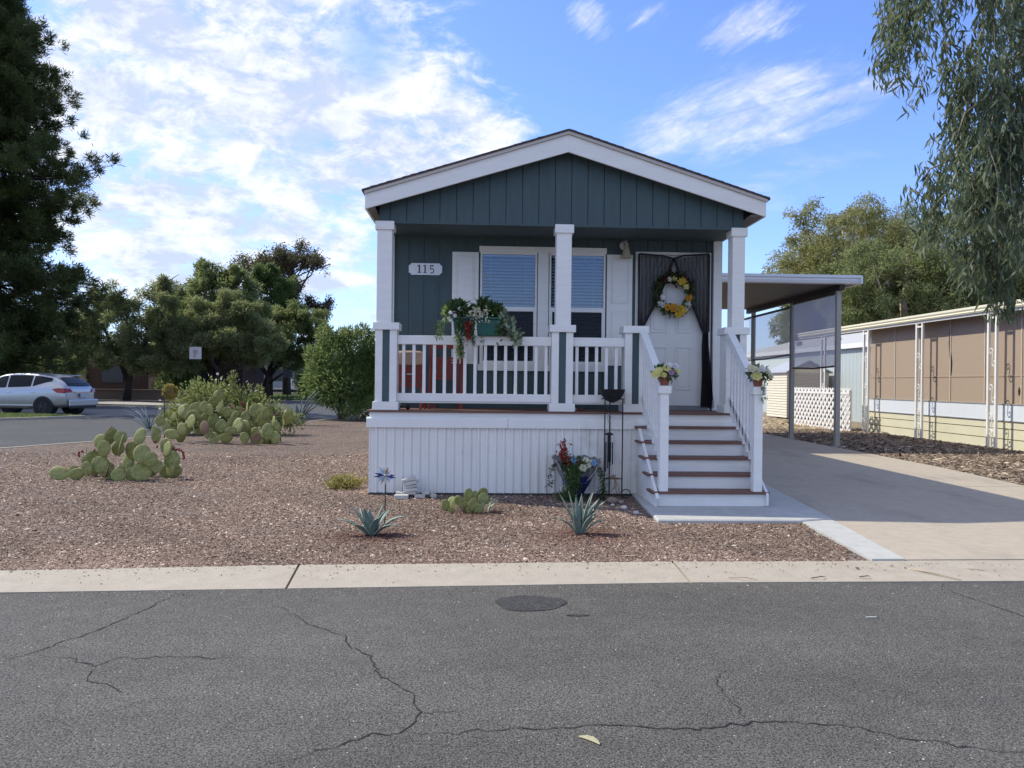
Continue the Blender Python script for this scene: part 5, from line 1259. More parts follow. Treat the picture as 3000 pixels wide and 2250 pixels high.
# tall pine at the frame's edge
pc = (-23.6, 27.5, 0)
pr = root('pine_tree', 'tall dark pine tree behind the parked silver car', 'tree', pc)
b = MB(); b.tube([(pc[0], pc[1], -.1), (pc[0] + .2, pc[1], 6), (pc[0] - .1, pc[1], 13), (pc[0], pc[1], 22)], [.42, .34, .22, .05], 10)
Ps, Ds, Cs = [], [], []
for q in range(320):
    z = 1.9 + 19.3 * (q / 320) ** 1.02; a = q * 2.399 + random.uniform(-.3, .3)
    rad = (4.2 + 1.3 * sin(z * 1.25) + .8 * sin(z * 2.9 + 1)) * (1.0 if z < 13 else max(.15, 1 - (z - 13) / 10)) * random.uniform(.66, 1.02)
    if z < 9: rad *= 1.12
    s0 = np.array([pc[0], pc[1], z]); e0 = s0 + np.array([cos(a) * rad, sin(a) * rad, random.uniform(-.9, 1.0) - (.6 if z < 8 else 0)])
    mid = (s0 + e0) / 2 + np.array([0, 0, -.35])
    b.tube([tuple(s0), tuple(mid), tuple(e0)], [.06, .04, .012], 5)
    for w_ in range(17):
        t = .18 + .86 * random.random() ** .75; p = s0 * (1 - t) ** 2 + 2 * mid * t * (1 - t) + e0 * t * t + rng.normal(0, .28, 3)
        n = 72; d = rng.normal(0, 1, (n, 3)); d += (e0 - s0) / rad * .9 + np.array([0, 0, .45])
        Ps.append(p + rng.normal(0, .10, (n, 3))); Ds.append(d); Cs.append(np.clip(rng.normal(.42, .25, n) + random.gauss(0, .17), 0, 1))
b.build('trunk', WOODD, pr, smooth=True)
P = np.concatenate(Ps); leaf_obj('crown', P, np.concatenate(Ds), .30 * rng.uniform(.6, 1.2, len(P)), .042, PIN, pr, col=np.concatenate(Cs), bend=.02)

def L3(x, y, z): return (x, y, z)
tree('olive_tree', 'grey-green multi-trunked tree with a bare twiggy top, nearest the pine', (-22.4, 39, 0), ([(0, 0, -.1), (.2, 0, 1.5), (.5, 0, 2.6)], .28), [([(.1, 0, 1.2), (-.8, 0, 3.4), (-1.8, 0, 5.2), (-1.5, 0, 7.4)], .16), ([(.4, 0, 2.2), (1.3, 0, 4), (1.9, .2, 6), (2.3, 0, 7.8)], .17), ([(.3, 0, 1.9), (.3, -.3, 4.2), (-.3, 0, 6.6)], .12)],
     [(-3.2, 0, 3.0, 1.9, (1, 1, .9)), (-2.6, 0, 4.6, 1.8, (1, 1, .9)), (-1.2, .3, 5.9, 1.6, (1, 1, .9)), (.3, 0, 4.9, 1.9, (1, 1, .9)), (-3.9, 0, 4.6, 1.4, (1, 1, .9)), (1.8, .2, 6.3, 1.5, (.9, 1, 1)), (2.6, 0, 4.3, 1.6, (1, 1, .9)), (-.5, -.3, 2.9, 1.6, (1.3, 1, .7)), (2.2, 0, 7.4, .8, (.7, .7, 1.1)), (3.4, 0, 3.0, 1.6, (1, 1, .8)), (1.4, -.4, 2.6, 1.3, (1.2, 1, .7))], 17000, .30, .07, OLV, WOODD, tw_=9)
tree('broadleaf_tree', 'round-headed dark green tree in the middle of the left tree row', (-18.6, 44, 0), ([(0, 0, -.1), (.1, 0, 1.6), (-.2, 0, 3)], .3), [([(0, 0, 1.5), (-1.4, 0, 4), (-2.2, 0, 6.5)], .18), ([(0, 0, 2.2), (1.3, 0, 4.6), (1.8, 0, 7)], .18), ([(-.1, 0, 2.6), (-.2, 0, 6), (-.3, 0, 9.6)], .15)],
     [(-2.3, 0, 5.6, 1.9, (1, 1, .9)), (-.6, 0, 7.6, 1.9, (1.1, 1, .9)), (1.3, 0, 7.3, 1.7, (1.1, 1, .8)), (2.9, 0, 6.3, 1.3, (1, 1, .8)), (0, -.5, 5.3, 2.2, (1.3, 1, .8)), (-.9, 0, 9.2, .8, (1.1, .8, .7)), (-3.3, 0, 4.3, 1.5, (1, 1, .8)), (2.6, 0, 4.4, 1.7, (1.2, 1, .8)), (1.2, 0, 8.6, 1.0, (1, 1, .8)), (-2.2, 0, 7.2, 1.3, (1, 1, .9)), (-1, -.8, 3.4, 1.8, (1.4, 1, .7))], 19000, .32, .09, OLD, WOODD)
tree('olive_tree', 'broad silver-green olive with the white banner hanging below it', (-16.9, 40, 0), ([(-.8, 0, -.1), (-.6, 0, 1.0), (.2, 0, 2.2)], .22), [([(.1, 0, 1.9), (1.4, 0, 3.4), (2.2, 0, 5)], .14), ([(0, 0, 1.8), (-1.3, 0, 3.6), (-2.6, 0, 4.8)], .14), ([(-.5, 0, .8), (.9, 0, 1.9), (2.0, 0, 2.6)], .1)],
     [(-2.9, 0, 4.6, 1.4, (1.1, 1, .8)), (-1.2, -.3, 5.4, 1.4, (1.1, 1, .8)), (.5, 0, 5.9, 1.4, (1, 1, .9)), (1.9, 0, 5.2, 1.4, (1, 1, .9)), (2.9, 0, 4.0, 1.2, (1, 1, .9)), (0, -.3, 4.0, 1.7, (1.5, 1, .7)), (-2.2, 0, 3.4, 1.3, (1.3, 1, .7)), (2.0, 0, 3.2, 1.3, (1, 1, .7))], 17000, .28, .065, OLV, WOODD)
tree('broadleaf_tree', 'dense low green tree at the right end of the left tree row', (-15.9, 50, 0), ([(-.9, 0, -.1), (-.8, 0, 1.5), (-.3, 0, 3)], .34), [([(-.6, 0, 1.8), (.9, 0, 3.6), (2, 0, 5)], .2), ([(-.6, 0, 1.6), (-2.2, 0, 3.6), (-3, 0, 5)], .2), ([(-.7, 0, 1.1), (.9, 0, 2.3), (2.6, 0, 3.2)], .1)],
     [(-2.8, 0, 5.0, 1.9, (1, 1, .9)), (-.7, 0, 6.1, 1.8, (1, 1, .8)), (1.3, 0, 6.2, 1.6, (1, 1, .8)), (2.8, 0, 5.6, 1.5, (1, 1, .9)), (3.6, 0, 4.2, 1.3, (.9, 1, 1)), (0, -.5, 4.2, 2.2, (1.5, 1, .7)), (2.2, 0, 3.2, 1.5, (1.2, 1, .7)), (-2.8, 0, 3.1, 1.6, (1.2, 1, .6))], 18000, .30, .08, OLD, WOODD)
tree('broadleaf_tree', 'tall feathery green tree rising in front of the sparse brown one', (-17.6, 54, 0), ([(0, 0, -.1), (0, 0, 4), (.3, 0, 8)], .3), [([(.1, 0, 4), (-.9, 0, 7), (-1.2, 0, 9)], .15), ([(.2, 0, 5), (1.2, 0, 8), (1.8, 0, 9.6)], .15)],
     [(-.7, 0, 9.6, 1.5, (1, 1, .9)), (1.2, 0, 9.0, 1.4, (1, 1, .9)), (-1.5, 0, 7.4, 1.7, (1.1, 1, .9)), (1.0, 0, 7.0, 1.7, (1, 1, .9)), (0, 0, 10.6, .7, (1, 1, .8)), (2, 0, 6, 1.2, (1, 1, .8))], 10000, .32, .08, HED, WOODD)
# sparse brown tree
sp0 = (-17.4, 58, 0); bt = root('sparse_tree', 'tall sparse brown tree with bare twisting limbs against the sky', 'tree', sp0); b = MB(); tips = []
random.seed(77)
def grow(p, d, l, r0, dep):
    e = p + d * l; m_ = (p + e) / 2 + Vector((random.gauss(0, .06), random.gauss(0, .06), 0)) * l
    b.tube([tuple(p), tuple(m_), tuple(e)], [r0, r0 * .85, r0 * .68], 6, cap=False)
    if dep == 0 or l < .35: tips.append(e); return
    for k in range(3 if dep > 1 else 4):
        nd = (d + Vector((random.gauss(0, .55), random.gauss(0, .5), random.gauss(.16, .40)))).normalized(); grow(e, nd, l * random.uniform(.58, .80), r0 * .62, dep - 1)
    tips.append(e)
b.tube([(sp0[0] + .2, sp0[1], -.1), (sp0[0] + .1, sp0[1], 4), (sp0[0], sp0[1], 7.0)], [.4, .3, .24], 8)
for d_, l in (((-.6, 0, .9), 2.3), ((.15, .1, 1), 2.3), ((.42, 0, .9), 2.2), ((.7, 0, .45), 1.6), ((-.15, .2, 1), 2.5), ((.45, 0, .1), 1.2)): grow(Vector((sp0[0], sp0[1], 7.0)), Vector(d_).normalized(), l, .17, 4)
b.build('trunk', WOODD, bt, smooth=True)
T = np.array([tuple(t) for t in tips]); T = T[rng.integers(0, len(T), 16000)] + rng.normal(0, .19, (16000, 3)); leaf_obj('crown', T, rng.normal(0, 1, T.shape), .20, .10, DEAD, bt)
# hedge shrubs filling the shade under the row
for x, y, h_, l_ in ((-20.6, 42.5, 3.6, 'tall dark hedge shrub just right of the forked olive trunk'), (-25.5, 36, 3.0, 'dark rounded shrub behind the silver car roof'), (-28.5, 36, 3.4, 'dark shrub at the left frame edge behind the car'), (-14.2, 53, 2.4, 'dark low shrub under the right end of the tree row'), (-22.6, 47, 3.6, 'dark shrub behind the low tan wall')):
    shrub(l_, (x, y, 0), [(0, 0, h_ * .45, h_ * .42, (.9, .8, 1.05)), (-.5, 0, h_ * .65, h_ * .32, (1, 1, 1)), (.6, .1, h_ * .7, h_ * .3, (1, 1, 1)), (.1, -.2, h_ * .25, h_ * .35, (1.2, 1, .7))], 3600, .26, .10, HED if x != -14.2 else OLD, name='hedge_shrub', stems=5)

# foreground eucalyptus, trunk beyond the frame, branches hanging in
EUC = leafmat('eucalyptus_leaf', (.028, .045, .026), (.135, .17, .105), .5, .25, .3)
ec = (8.6, -.9, 0); er = root('eucalyptus_tree', 'weeping eucalyptus with long grey-green leaves hanging in beside the driveway', 'tree', ec)
b = MB(); b.tube([(8.6, -.9, -.1), (8.5, -.9, 2.5), (8.3, -.85, 5.2), (7.9, -.8, 8.2), (7.7, -.8, 10)], [.32, .27, .21, .12, .05], 12)
random.seed(9)
strands = []
def hang(xr, zt, zb, n, yr=(-1.75, -.35)):
    for k in range(n):
        x = random.uniform(*xr); strands.append((x, random.uniform(*yr), random.uniform(*zt), random.uniform(*zb)))
hang((4.72, 5.05), (5.9, 6.6), (5.15, 5.6), 8); hang((4.85, 4.95), (5.6, 6.1), (4.85, 5.05), 3, (-1.2, -.9)); hang((5.05, 5.4), (5.9, 6.6), (5.25, 5.6), 7)
hang((5.38, 6.0), (5.5, 6.6), (4.4, 5.2), 24); hang((5.30, 6.0), (4.8, 5.4), (3.7, 4.4), 22); hang((5.1, 5.4), (4.4, 4.7), (3.75, 4.2), 6)
hang((4.86, 5.35), (3.85, 4.15), (3.05, 3.45), 12); hang((5.25, 6.0), (3.9, 4.5), (3.0, 3.5), 20); hang((5.45, 6.0), (3.3, 3.7), (2.65, 3.05), 8); hang((5.66, 5.80), (3.0, 3.3), (2.0, 2.35), 5, (-1.15, -.95)); hang((5.38, 5.48), (3.0, 3.2), (2.5, 2.7), 3, (-1.2, -.9)); hang((6.0, 6.6), (4.5, 6.6), (3.2, 5.0), 14)
hang((6.4, 9.5), (5.0, 8.5), (2.8, 6.5), 36, (-2.2, .8)); hang((6.0, 9.2), (7.5, 10), (6.2, 7.6), 24, (-2.4, 1.0))
Ps, Ds, Cs = [], [], []
for (x, y, z1_, z0_) in strands:
    if z1_ < 5.45 or x > 5.4: x += .34
    n = max(14, int(72 * (z1_ - z0_) + 26)); dx = random.gauss(0, .1); dy = random.gauss(0, .12)
    t = rng.random(n); sw = .10 * np.sin(t * 3 + x * 7)
    P = np.stack([x + dx * t + sw + rng.normal(0, .055, n), y + dy * t + rng.normal(0, .07, n), z1_ + (z0_ - z1_) * t], 1)
    D = np.stack([rng.normal(-.05, .42, n), rng.normal(-.1, .42, n), rng.normal(-.95, .28, n)], 1)
    Ps.append(P); Ds.append(D); Cs.append(np.clip(rng.normal(.45, .28, n) + random.gauss(0, .1), 0, 1))
    if random.random() < .75: b.tube([(x + dx * q + .10 * sin(q * 3 + x * 7), y + dy * q, z1_ + (z0_ - z1_) * q) for q in (0, .25, .5, .75, 1)], [.006, .005, .004, .003, .002], 4)
for (x, z, z2) in ((4.9, 6.5, 7.2), (5.4, 6.1, 7.4), (5.9, 6.4, 7.6), (5.2, 4.6, 5.6), (5.7, 5.2, 6.2), (6.2, 4.9, 6.0), (5.0, 4.05, 4.6), (5.5, 4.3, 5.0), (6.2, 4.0, 5.0), (5.7, 3.3, 4.2)):
    yv = random.uniform(-1.5, -.6); b.tube([(8.45, -.87, z2 - 1.2), (7.3, -.9, z2), ((x + 7.6) / 2, yv, (z + z2) / 2 + .15), (x + .35, yv, z), (x + .25, yv, z - .3)], [.055, .04, .022, .010, .004], 6)
b.build('trunk', WOODP, er, smooth=True)
P = np.concatenate(Ps); leaf_obj('crown', P, np.concatenate(Ds), .155 * rng.uniform(.6, 1.25, len(P)), .028 * rng.uniform(.8, 1.2, len(P)), EUC, er, col=np.concatenate(Cs), long=True, bend=.10)

# eucalypts far behind the neighbouring homes
EB1 = leafmat('yellowed_gum_leaf', (.105, .105, .042), (.33, .285, .115), trans=.42); EB2 = leafmat('gum_leaf', (.065, .085, .036), (.215, .235, .105), trans=.42); EB3 = leafmat('grey_gum_leaf', (.075, .095, .055), (.235, .255, .155), trans=.42)
def gum(label, c, h_, wd, mat, seed, n=17000):
    random.seed(seed); limbs = []; cl = []
    for k in range(8):
        a = random.uniform(0, 2 * pi); rr = random.uniform(.3, .95) * wd; zt = h_ * random.uniform(.55, .92)
        e = (cos(a) * rr, sin(a) * rr * .6, zt); limbs.append(([(0, 0, h_ * random.uniform(.15, .35)), (e[0] * .4, e[1] * .4, zt * .62), e], .17))
    for k in range(34):
        t = (k + .5) / 34; zz = 1 - 1.75 * t; rr = sqrt(max(0, 1 - min(1, abs(zz)) ** 2)); a = k * 2.39996
        sh = random.uniform(.72, 1.0)
        cl.append((cos(a) * rr * wd * sh, sin(a) * rr * wd * .6 * sh, h_ * .60 + zz * h_ * .34 * sh, wd * random.uniform(.20, .31), (1, 1, .8)))
    for k in range(10): cl.append((random.uniform(-.6, .6) * wd, random.uniform(-.3, .3) * wd, h_ * random.uniform(.35, .78), wd * .3, (1, 1, 1)))
    return tree('eucalyptus_tree', label, c, ([(0, 0, -.1), (.2, 0, h_ * .3), (-.1, 0, h_ * .6), (.1, 0, h_ * .88)], .34), limbs, cl, int(n * .75), .30, .07, mat, WOODP, droop=.45)
gum('golden-crowned gum tree rising behind the carport roof', (23.9, 38, 0), 14.2, 4.9, EB1, 1, 24000)
gum('mid-green gum tree behind the pale blue house', (24.6, 33, 0), 10.4, 4.6, EB2, 2, 20000)
gum('grey-green gum tree partly hidden by the weeping branches', (32.0, 42, 0), 15.4, 6.0, EB3, 3, 24000)
gum('shorter green gum tree at the left end of the row behind the carport', (20.9, 36, 0), 9.2, 2.6, EB2, 4, 14000)
gum('broad gum tree over the middle of the tan-screened home', (28.6, 34, 0), 10.5, 4.6, EB3, 5, 20000)
gum('gum tree at the right frame edge behind the tan-screened home', (33.5, 33, 0), 12.0, 5.0, EB2, 6, 18000)
gum('golden-green gum tree set back between the taller gums', (27.5, 47, 0), 15.2, 5.0, EB1, 7, 16000)
# far-off belt of trees that closes the horizon
n = 26000; xs = rng.uniform(-95, 110, n); hh = 4.2 + 1.6 * np.sin(xs * .21) + 1.1 * np.sin(xs * .53 + 1) + .7 * np.sin(xs * 1.3)
P = np.stack([xs, 112 + rng.normal(0, 2.2, n), np.abs(hh) * rng.random(n) ** .7], 1)
leaf_obj('treeline', P, rng.normal(0, 1, (n, 3)), .95 * rng.uniform(.6, 1.2, n), .38, OLD, kind='stuff')
# ------------------------------------------------------------------ carport
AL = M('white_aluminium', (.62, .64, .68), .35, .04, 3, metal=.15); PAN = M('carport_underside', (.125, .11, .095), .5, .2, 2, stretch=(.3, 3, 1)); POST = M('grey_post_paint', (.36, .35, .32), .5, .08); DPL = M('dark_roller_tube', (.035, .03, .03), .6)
cp = root('carport', 'open aluminium carport with grey posts attached to the side of the teal home', 'carport', (8.34, 7.6, 0))
b = MB(); y = 7.47; pr_ = []
while y < 13.6: pr_ += [(y, 3.80), (y + .12, 3.80), (y + .128, 3.845), (y + .19, 3.845), (y + .198, 3.80)]; y += .2
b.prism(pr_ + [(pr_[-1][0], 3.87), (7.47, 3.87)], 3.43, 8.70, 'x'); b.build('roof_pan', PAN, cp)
b = MB(); b.prism([(7.36, 3.99), (7.36, 3.93), (7.385, 3.905), (7.37, 3.87), (7.385, 3.80), (7.47, 3.785), (7.47, 3.99)], 3.43, 8.72, 'x'); b.build('front_gutter', AL, cp)
MB().box(8.705, 8.76, 7.34, 13.7, 3.79, 3.98).build('side_gutter', AL, cp, bevel=.008)
MB().box(8.28, 8.40, 7.47, 13.6, 3.66, 3.799).build('beam', DPL, cp)
for yy_ in (7.65, 10.22, 13.1):
    p_ = MB().box(8.28, 8.39, yy_ - .05, yy_ + .05, 0, 3.66).box(8.265, 8.28, yy_ - .02, yy_ + .02, .01, 3.65).build('post', POST, cp, bevel=.008)
    MB().box(8.20, 8.62 if yy_ < 8 else 8.46, yy_ - .09, yy_ + .09, .0, .03).build('post_foot', POST, p_, bevel=.004)
SCR1 = sheer('violet_grey_sunshade', (.60, .61, .72), .74, transl=.5); SCR2 = sheer('grey_sunshade', (.55, .55, .54), .56, transl=.5)
def screen(label, y0, y1, za0, za1, zb0, zb1, m_, x):
    s_ = root('sun_screen', label, 'sun screen', (x, (y0 + y1) / 2, zb0), 'sun screens hung along the carport side'); b = MB(); n = 8
    g_ = [[(x + .02 * sin(pi * i / n) * sin(pi * j / n), y0 + (y1 - y0) * i / n, (za0 + (za1 - za0) * i / n) * (1 - j / n) + (zb0 + (zb1 - zb0) * i / n) * j / n) for i in range(n + 1)] for j in range(n + 1)]
    for j in range(n):
        for i in range(n): b.face([g_[j][i], g_[j][i + 1], g_[j + 1][i + 1], g_[j + 1][i]])
    b.build('mesh_panel', m_, s_)
    MB().tube([(x, y0, za0 + .02), (x, y1, za1 + .02)], .035, 8).build('top_roller', DPL, s_)
    MB().tube([(x, y0, zb0), (x, (y0 + y1) / 2, (zb0 + zb1) / 2 - .03), (x, y1, zb1)], .022, 8).build('bottom_bar', DPL, s_)
screen('violet-grey sun screen between the two nearest carport posts', 7.74, 10.14, 3.60, 3.60, 1.90, 1.90, SCR1, 8.34)
screen('thin grey sun screen on the rear bay of the carport', 10.32, 13.9, 3.52, 3.50, 2.27, 2.20, SCR2, 8.34)

# ------------------------------------------------------------------ neighbouring home with tan screens
nb = root('screened_home', 'yellow-sided neighbouring home with tan sun screens along its porch', 'house', (12.3, 8.5, 0))
YELW = M('pale_yellow_siding', (.66, .615, .45), .6, .05, 2); WHB = M('white_band_panel', (.66, .69, .74), .45, .03); TAN = M('tan_sunscreen_cloth', (.365, .28, .21), .9, .07, 30, .25, 120, stretch=(1, .3, 4)); GUT = M('cream_gutter', (.68, .63, .46), .45, .05, 2); ORN = M('white_ornamental_iron', (.80, .77, .72), .5, .05)
b = MB()
for z0, z1 in ((0, .222), (.242, .462), (.482, .652)): b.box(12.30, 12.34, 3.0, 13.72, z0, z1)
b.build('siding', YELW, nb)
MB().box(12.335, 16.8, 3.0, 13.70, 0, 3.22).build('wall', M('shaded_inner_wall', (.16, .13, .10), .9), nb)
MB().box(12.29, 12.334, 3.0, 13.72, .668, 1.04).build('band', WHB, nb, bevel=.004)
MB().box(12.27, 12.334, 3.0, 13.72, .653, .667).box(12.275, 12.334, 3.0, 13.72, 1.041, 1.062).build('band_trim', M('grey_band_trim', (.32, .32, .32), .5), nb)
MB().box(12.312, 12.334, 3.0, 13.66, 1.063, 3.20).build('screen_cloth', TAN, nb)
SEAM = M('tan_seam_strip', (.50, .42, .33), .7)
for yv in (13.69, 12.25, 11.0, 9.62, 8.27, 7.02, 5.6, 4.2): MB().box(12.295, 12.311, yv - .017, yv + .017, 1.063, 3.19).build('screen_seam', SEAM, nb)
MB().box(12.300, 12.3115, 3.0, 13.66, 1.705, 1.728).build('screen_seam', M('tan_cross_seam', (.40, .30, .22), .8), nb)
for pts in ([(9.66, 3.0), (9.70, 2.6), (9.66, 2.2), (9.63, 2.15), (9.64, 2.6)], [(9.60, 2.35), (9.55, 2.1), (9.56, 1.9), (9.60, 1.68), (9.61, 2.0)], [(7.10, 1.46), (7.06, 1.40), (7.07, 1.30), (7.11, 1.26), (7.13, 1.36)]):
    MB().prism(pts, 12.302, 12.3095, 'x').build('screen_tear', M('tear_opening', (.02, .015, .012), .9), nb)
b = MB(); b.prism([(11.92, 3.235), (11.90, 3.275), (11.92, 3.305), (11.895, 3.345), (11.90, 3.40), (12.04, 3.40), (12.04, 3.235)], 2.6, 18.2, 'y'); b.build('gutter', GUT, nb)
b = MB(); b.prism([(12.04, 3.375), (16.9, 3.66), (16.9, 3.62), (12.04, 3.335)], 2.6, 18.2, 'y'); b.build('awning_roof', M('weathered_awning_top', (.36, .34, .31), .8, .25, 1.5, stain=(.16, .12, .08), st_s=3), nb)
MB().box(12.041, 12.33, 2.6, 18.2, 3.2, 3.23).build('awning_underside', M('awning_under_paint', (.42, .38, .33), .7), nb)
MB().box(11.96, 12.03, 2.6, 18.2, 3.175, 3.234).build('awning_beam', ORN, nb)
def ornate(y0):
    p_ = MB()
    for yv in (y0, y0 + .27): p_.box(11.965, 12.02, yv - .028, yv + .028, 0, 3.175)
    p_.box(11.975, 12.015, y0 + .02, y0 + .25, 3.06, 3.10)
    o = p_.build('ornate_post', ORN, nb)
    for zc_ in (.25, .62, 1.3, 2.15):
        s_ = MB()
        for sg_ in (1, -1):
            pts = []
            for k in range(22):
                t = k / 21; a = t * 2.0 * pi; r_ = .085 * (1 - t * .72)
                pts.append((11.995, y0 + .135 + sg_ * (.035 - r_ * cos(a) * .8 + .02), zc_ + sg_ * (.15 + r_ * sin(a) * 1.1 - .02)))
            s_.tube([(11.995, y0 + .135, zc_)] + pts, .012, 5)
        s_.build('scroll', ORN, o)
for yv in (16.12, 13.20, 10.35, 7.42, 4.5): ornate(yv)
# lattice fence
lt = root('lattice_fence', 'white diagonal lattice fence between the carport and the yellow home', 'fence', (11.5, 15.3, 0)); LAT = M('white_lattice', (.74, .71, .68), .55, .04)
b = MB(); y0, y1, H, s_ = 13.35, 17.9, 1.36, .28
for dirn in (1, -1):
    k = -int(H / s_) - 1
    while k * s_ < y1 - y0 + H:
        a = y0 + k * s_; pts = []
        z0_, z1_ = 0, H
        if dirn > 0: ya, yb_ = a, a + H
        else: ya, yb_ = a + H, a
        def clip(ya, za, yb, zb):
            lo, hi = 0.0, 1.0; d = yb - ya
            for lim, sgn in ((y0, 1), (y1, -1)):
                v0 = (ya - lim) * sgn; v1 = (yb - lim) * sgn
                if v0 < 0 and v1 < 0: return None
                if v0 < 0: lo = max(lo, -v0 / (v1 - v0))
                elif v1 < 0: hi = min(hi, v0 / (v0 - v1))
            return None if hi - lo < .02 else (ya + d * lo, za + (zb - za) * lo, ya + d * hi, za + (zb - za) * hi)
        c_ = clip(ya, 0, yb_, H)
        if c_: b.bar((11.5 + .006 * dirn, c_[0], c_[1]), (11.5 + .006 * dirn, c_[2], c_[3]), .085, .010, up=(1, 0, 0))
        k += 1
b.build('lattice', LAT, lt)
MB().box(11.475, 11.489, y0, y1, 1.17, 1.245).build('rail', LAT, lt)
for yv in (13.38, 15.4, 17.87): MB().box(11.515, 11.56, yv - .03, yv + .03, 0, 1.3).build('post', LAT, lt)
# shed
sd = root('garden_shed', 'small cream vinyl shed with a grey gable roof behind the lattice', 'shed', (13.9, 23, 0)); CRV = M('cream_vinyl', (.66, .60, .47), .6, .04)
MB().box(13.06, 14.86, 21.92, 24.1, .05, 2.0).prism([(13.06, 2.0), (14.86, 2.0), (13.96, 2.42)], 21.92, 24.1, 'y').build('shed_wall', CRV, sd)
b = MB()
for k in range(17): b.prism([(13.059, .06 + k * .114), (13.035, .06 + k * .114), (13.059, .165 + k * .114)], 21.9, 24.12, 'y')
b.build('siding', CRV, sd)
b = MB()
for k in range(17): b.prism([(21.919, .06 + k * .114), (21.895, .06 + k * .114), (21.919, .165 + k * .114)], 13.06, 14.86, 'x')
b.build('siding', M('cream_vinyl_shaded_front', (.50, .43, .37), .6, .04), sd)  # front face's shade is put into this darker copy of the cream
MB().prism([(12.95, 1.97), (13.96, 2.46), (14.97, 1.97), (14.97, 2.02), (13.96, 2.52), (12.95, 2.02)], 21.75, 24.25, 'y').build('shed_roof', M('grey_shed_roof', (.36, .37, .40), .6), sd)
MB().box(13.3, 13.36, 21.4, 21.46, 0, .32).build('vent_pipe', M('black_pipe', (.03, .03, .03)), sd)
# pale blue house
bh = root('blue_house', 'pale blue long house with a light grey roof behind the lattice fence', 'house', (15.1, 24, 0)); BLU = M('pale_blue_siding', (.42, .465, .46), .6, .03)
b = MB(); yv = 18.5
while yv < 34: b.box(15.10, 15.13, yv, yv + .29, 0, 3.0); yv += .30
b.build('siding', BLU, bh); MB().box(15.125, 22, 18.5, 34, 0, 3.2).build('wall', BLU, bh)
MB().box(14.93, 15.0, 18.3, 34.2, 2.97, 3.16).build('fascia', M('white_fascia', (.74, .75, .76), .5), bh)
MB().prism([(14.95, 3.17), (18.5, 4.05), (22, 3.17), (22, 3.12), (14.95, 3.12)], 18.3, 34.2, 'y').build('roof', M('light_grey_roof', (.47, .46, .45), .7, .08), bh)
for yv, xv in ((20.6, 16.0), (19.6, 16.3), (24, 16.2), (27.5, 15.9)): MB().box(xv, xv + .22, yv, yv + .22, 3.3, 3.30 + .35).build('roof_vent', M('dark_roof_vent', (.16, .16, .17), .5), bh)

# ------------------------------------------------------------------ left background
bb = root('brick_building', 'dark brown brick building half hidden behind the trees at left', 'building', (-27, 47, 0))
BRK = M('brown_brick', (.075, .042, .03), .9, .2, 8); 
MB().box(-40, -17.5, 46.5, 52, 0, 3.6).build('wall', BRK, bb); MB().box(-40.6, -17, 46, 52.6, 3.6, 4.0).build('roof', M('dark_flat_roof', (.06, .05, .045), .9), bb)
for xv in (-29.6, -24.2): MB().box(xv, xv + .9, 46.3, 46.5, 0, 3.59).build('pilaster', M('tan_pilaster', (.32, .22, .15), .9), bb)
for xv in (-27.6, -33, -21.5): MB().box(xv, xv + 1.5, 46.44, 46.5, 1.1, 2.3).build('window', M('dark_window_glass', (.03, .03, .035), .2), bb)
lw = root('low_wall', 'low tan masonry wall along the far side of the car park', 'wall', (-22, 41, 0)); TW = M('tan_masonry', (.21, .155, .115), .9, .12, 3)
MB().prism([(-32, 41.3), (-21.8, 40.6), (-17.5, 39.4), (-17.5, 39.7), (-21.8, 40.9), (-32, 41.6)], 0, .62, 'z').build('wall_body', TW, lw); MB().prism([(-32, 41.2), (-21.8, 40.5), (-17.45, 39.3), (-17.45, 39.8), (-21.8, 41.0), (-32, 41.7)], .621, .70, 'z').build('coping', TW, lw)
bn = root('banner', 'plain white banner hanging by cords under the silver-green olive', 'banner', (-17.0, 36, 0))
MB().tube([(-17.42, 36, 3.36), (-16.6, 36, 3.36)], .018, 6).build('arm', BLACKM, bn); MB().tube([(-17.36, 36, 3.36), (-17.3, 38.5, 5.2)], .008, 5).build('cord', BLACKM, bn); MB().tube([(-16.66, 36, 3.36), (-16.7, 38.5, 5.2)], .008, 5).build('cord', BLACKM, bn)
MB().box(-17.36, -16.66, 35.99, 36.005, 2.62, 3.34).build('cloth', M('white_banner_cloth', (.55, .53, .54), .8, .06), bn)
MB().prism([(-17.14, 2.74), (-17.02, 2.70), (-16.98, 2.92), (-16.86, 3.02), (-16.92, 3.2), (-17.03, 3.12), (-17.09, 3.22), (-17.17, 3.08), (-17.1, 2.9)], 35.98, 35.989, 'y').build('faded_print', M('faded_grey_print', (.34, .31, .31), .8), bn)
fh = root('far_house', 'distant grey house with a white porch railing past the lawn', 'house', (-21, 76, 0))
MB().box(-27, -13, 78, 84, 0, 3.2).build('wall', M('grey_far_siding', (.25, .27, .28), .7), fh); MB().prism([(-28, 3.2), (-12, 3.2), (-20, 5.2)], 77, 85, 'y').build('roof', M('far_roof', (.14, .13, .13), .9), fh)
MB().box(-25, -15, 75, 78, .35, .5).build('porch_floor', M('far_porch_floor', (.4, .39, .37)), fh)
for xv in (-25, -21.7, -18.3, -15.2): MB().box(xv, xv + .14, 75.05, 75.19, .5, 3.2).build('porch_post', WHITE, fh)
b = MB(); b.box(-21.6, -15.2, 75.08, 75.14, 1.38, 1.46).box(-21.6, -15.2, 75.08, 75.14, .58, .66); xv = -21.5
while xv < -15.2: b.box(xv, xv + .06, 75.09, 75.13, .66, 1.38); xv += .2
b.build('porch_rail', WHITE, fh)
for xv in (-24, -19.9, -17): MB().box(xv, xv + 1.3, 77.94, 78, 1.3, 2.6).build('window', M('far_window', (.05, .06, .07), .2), fh)
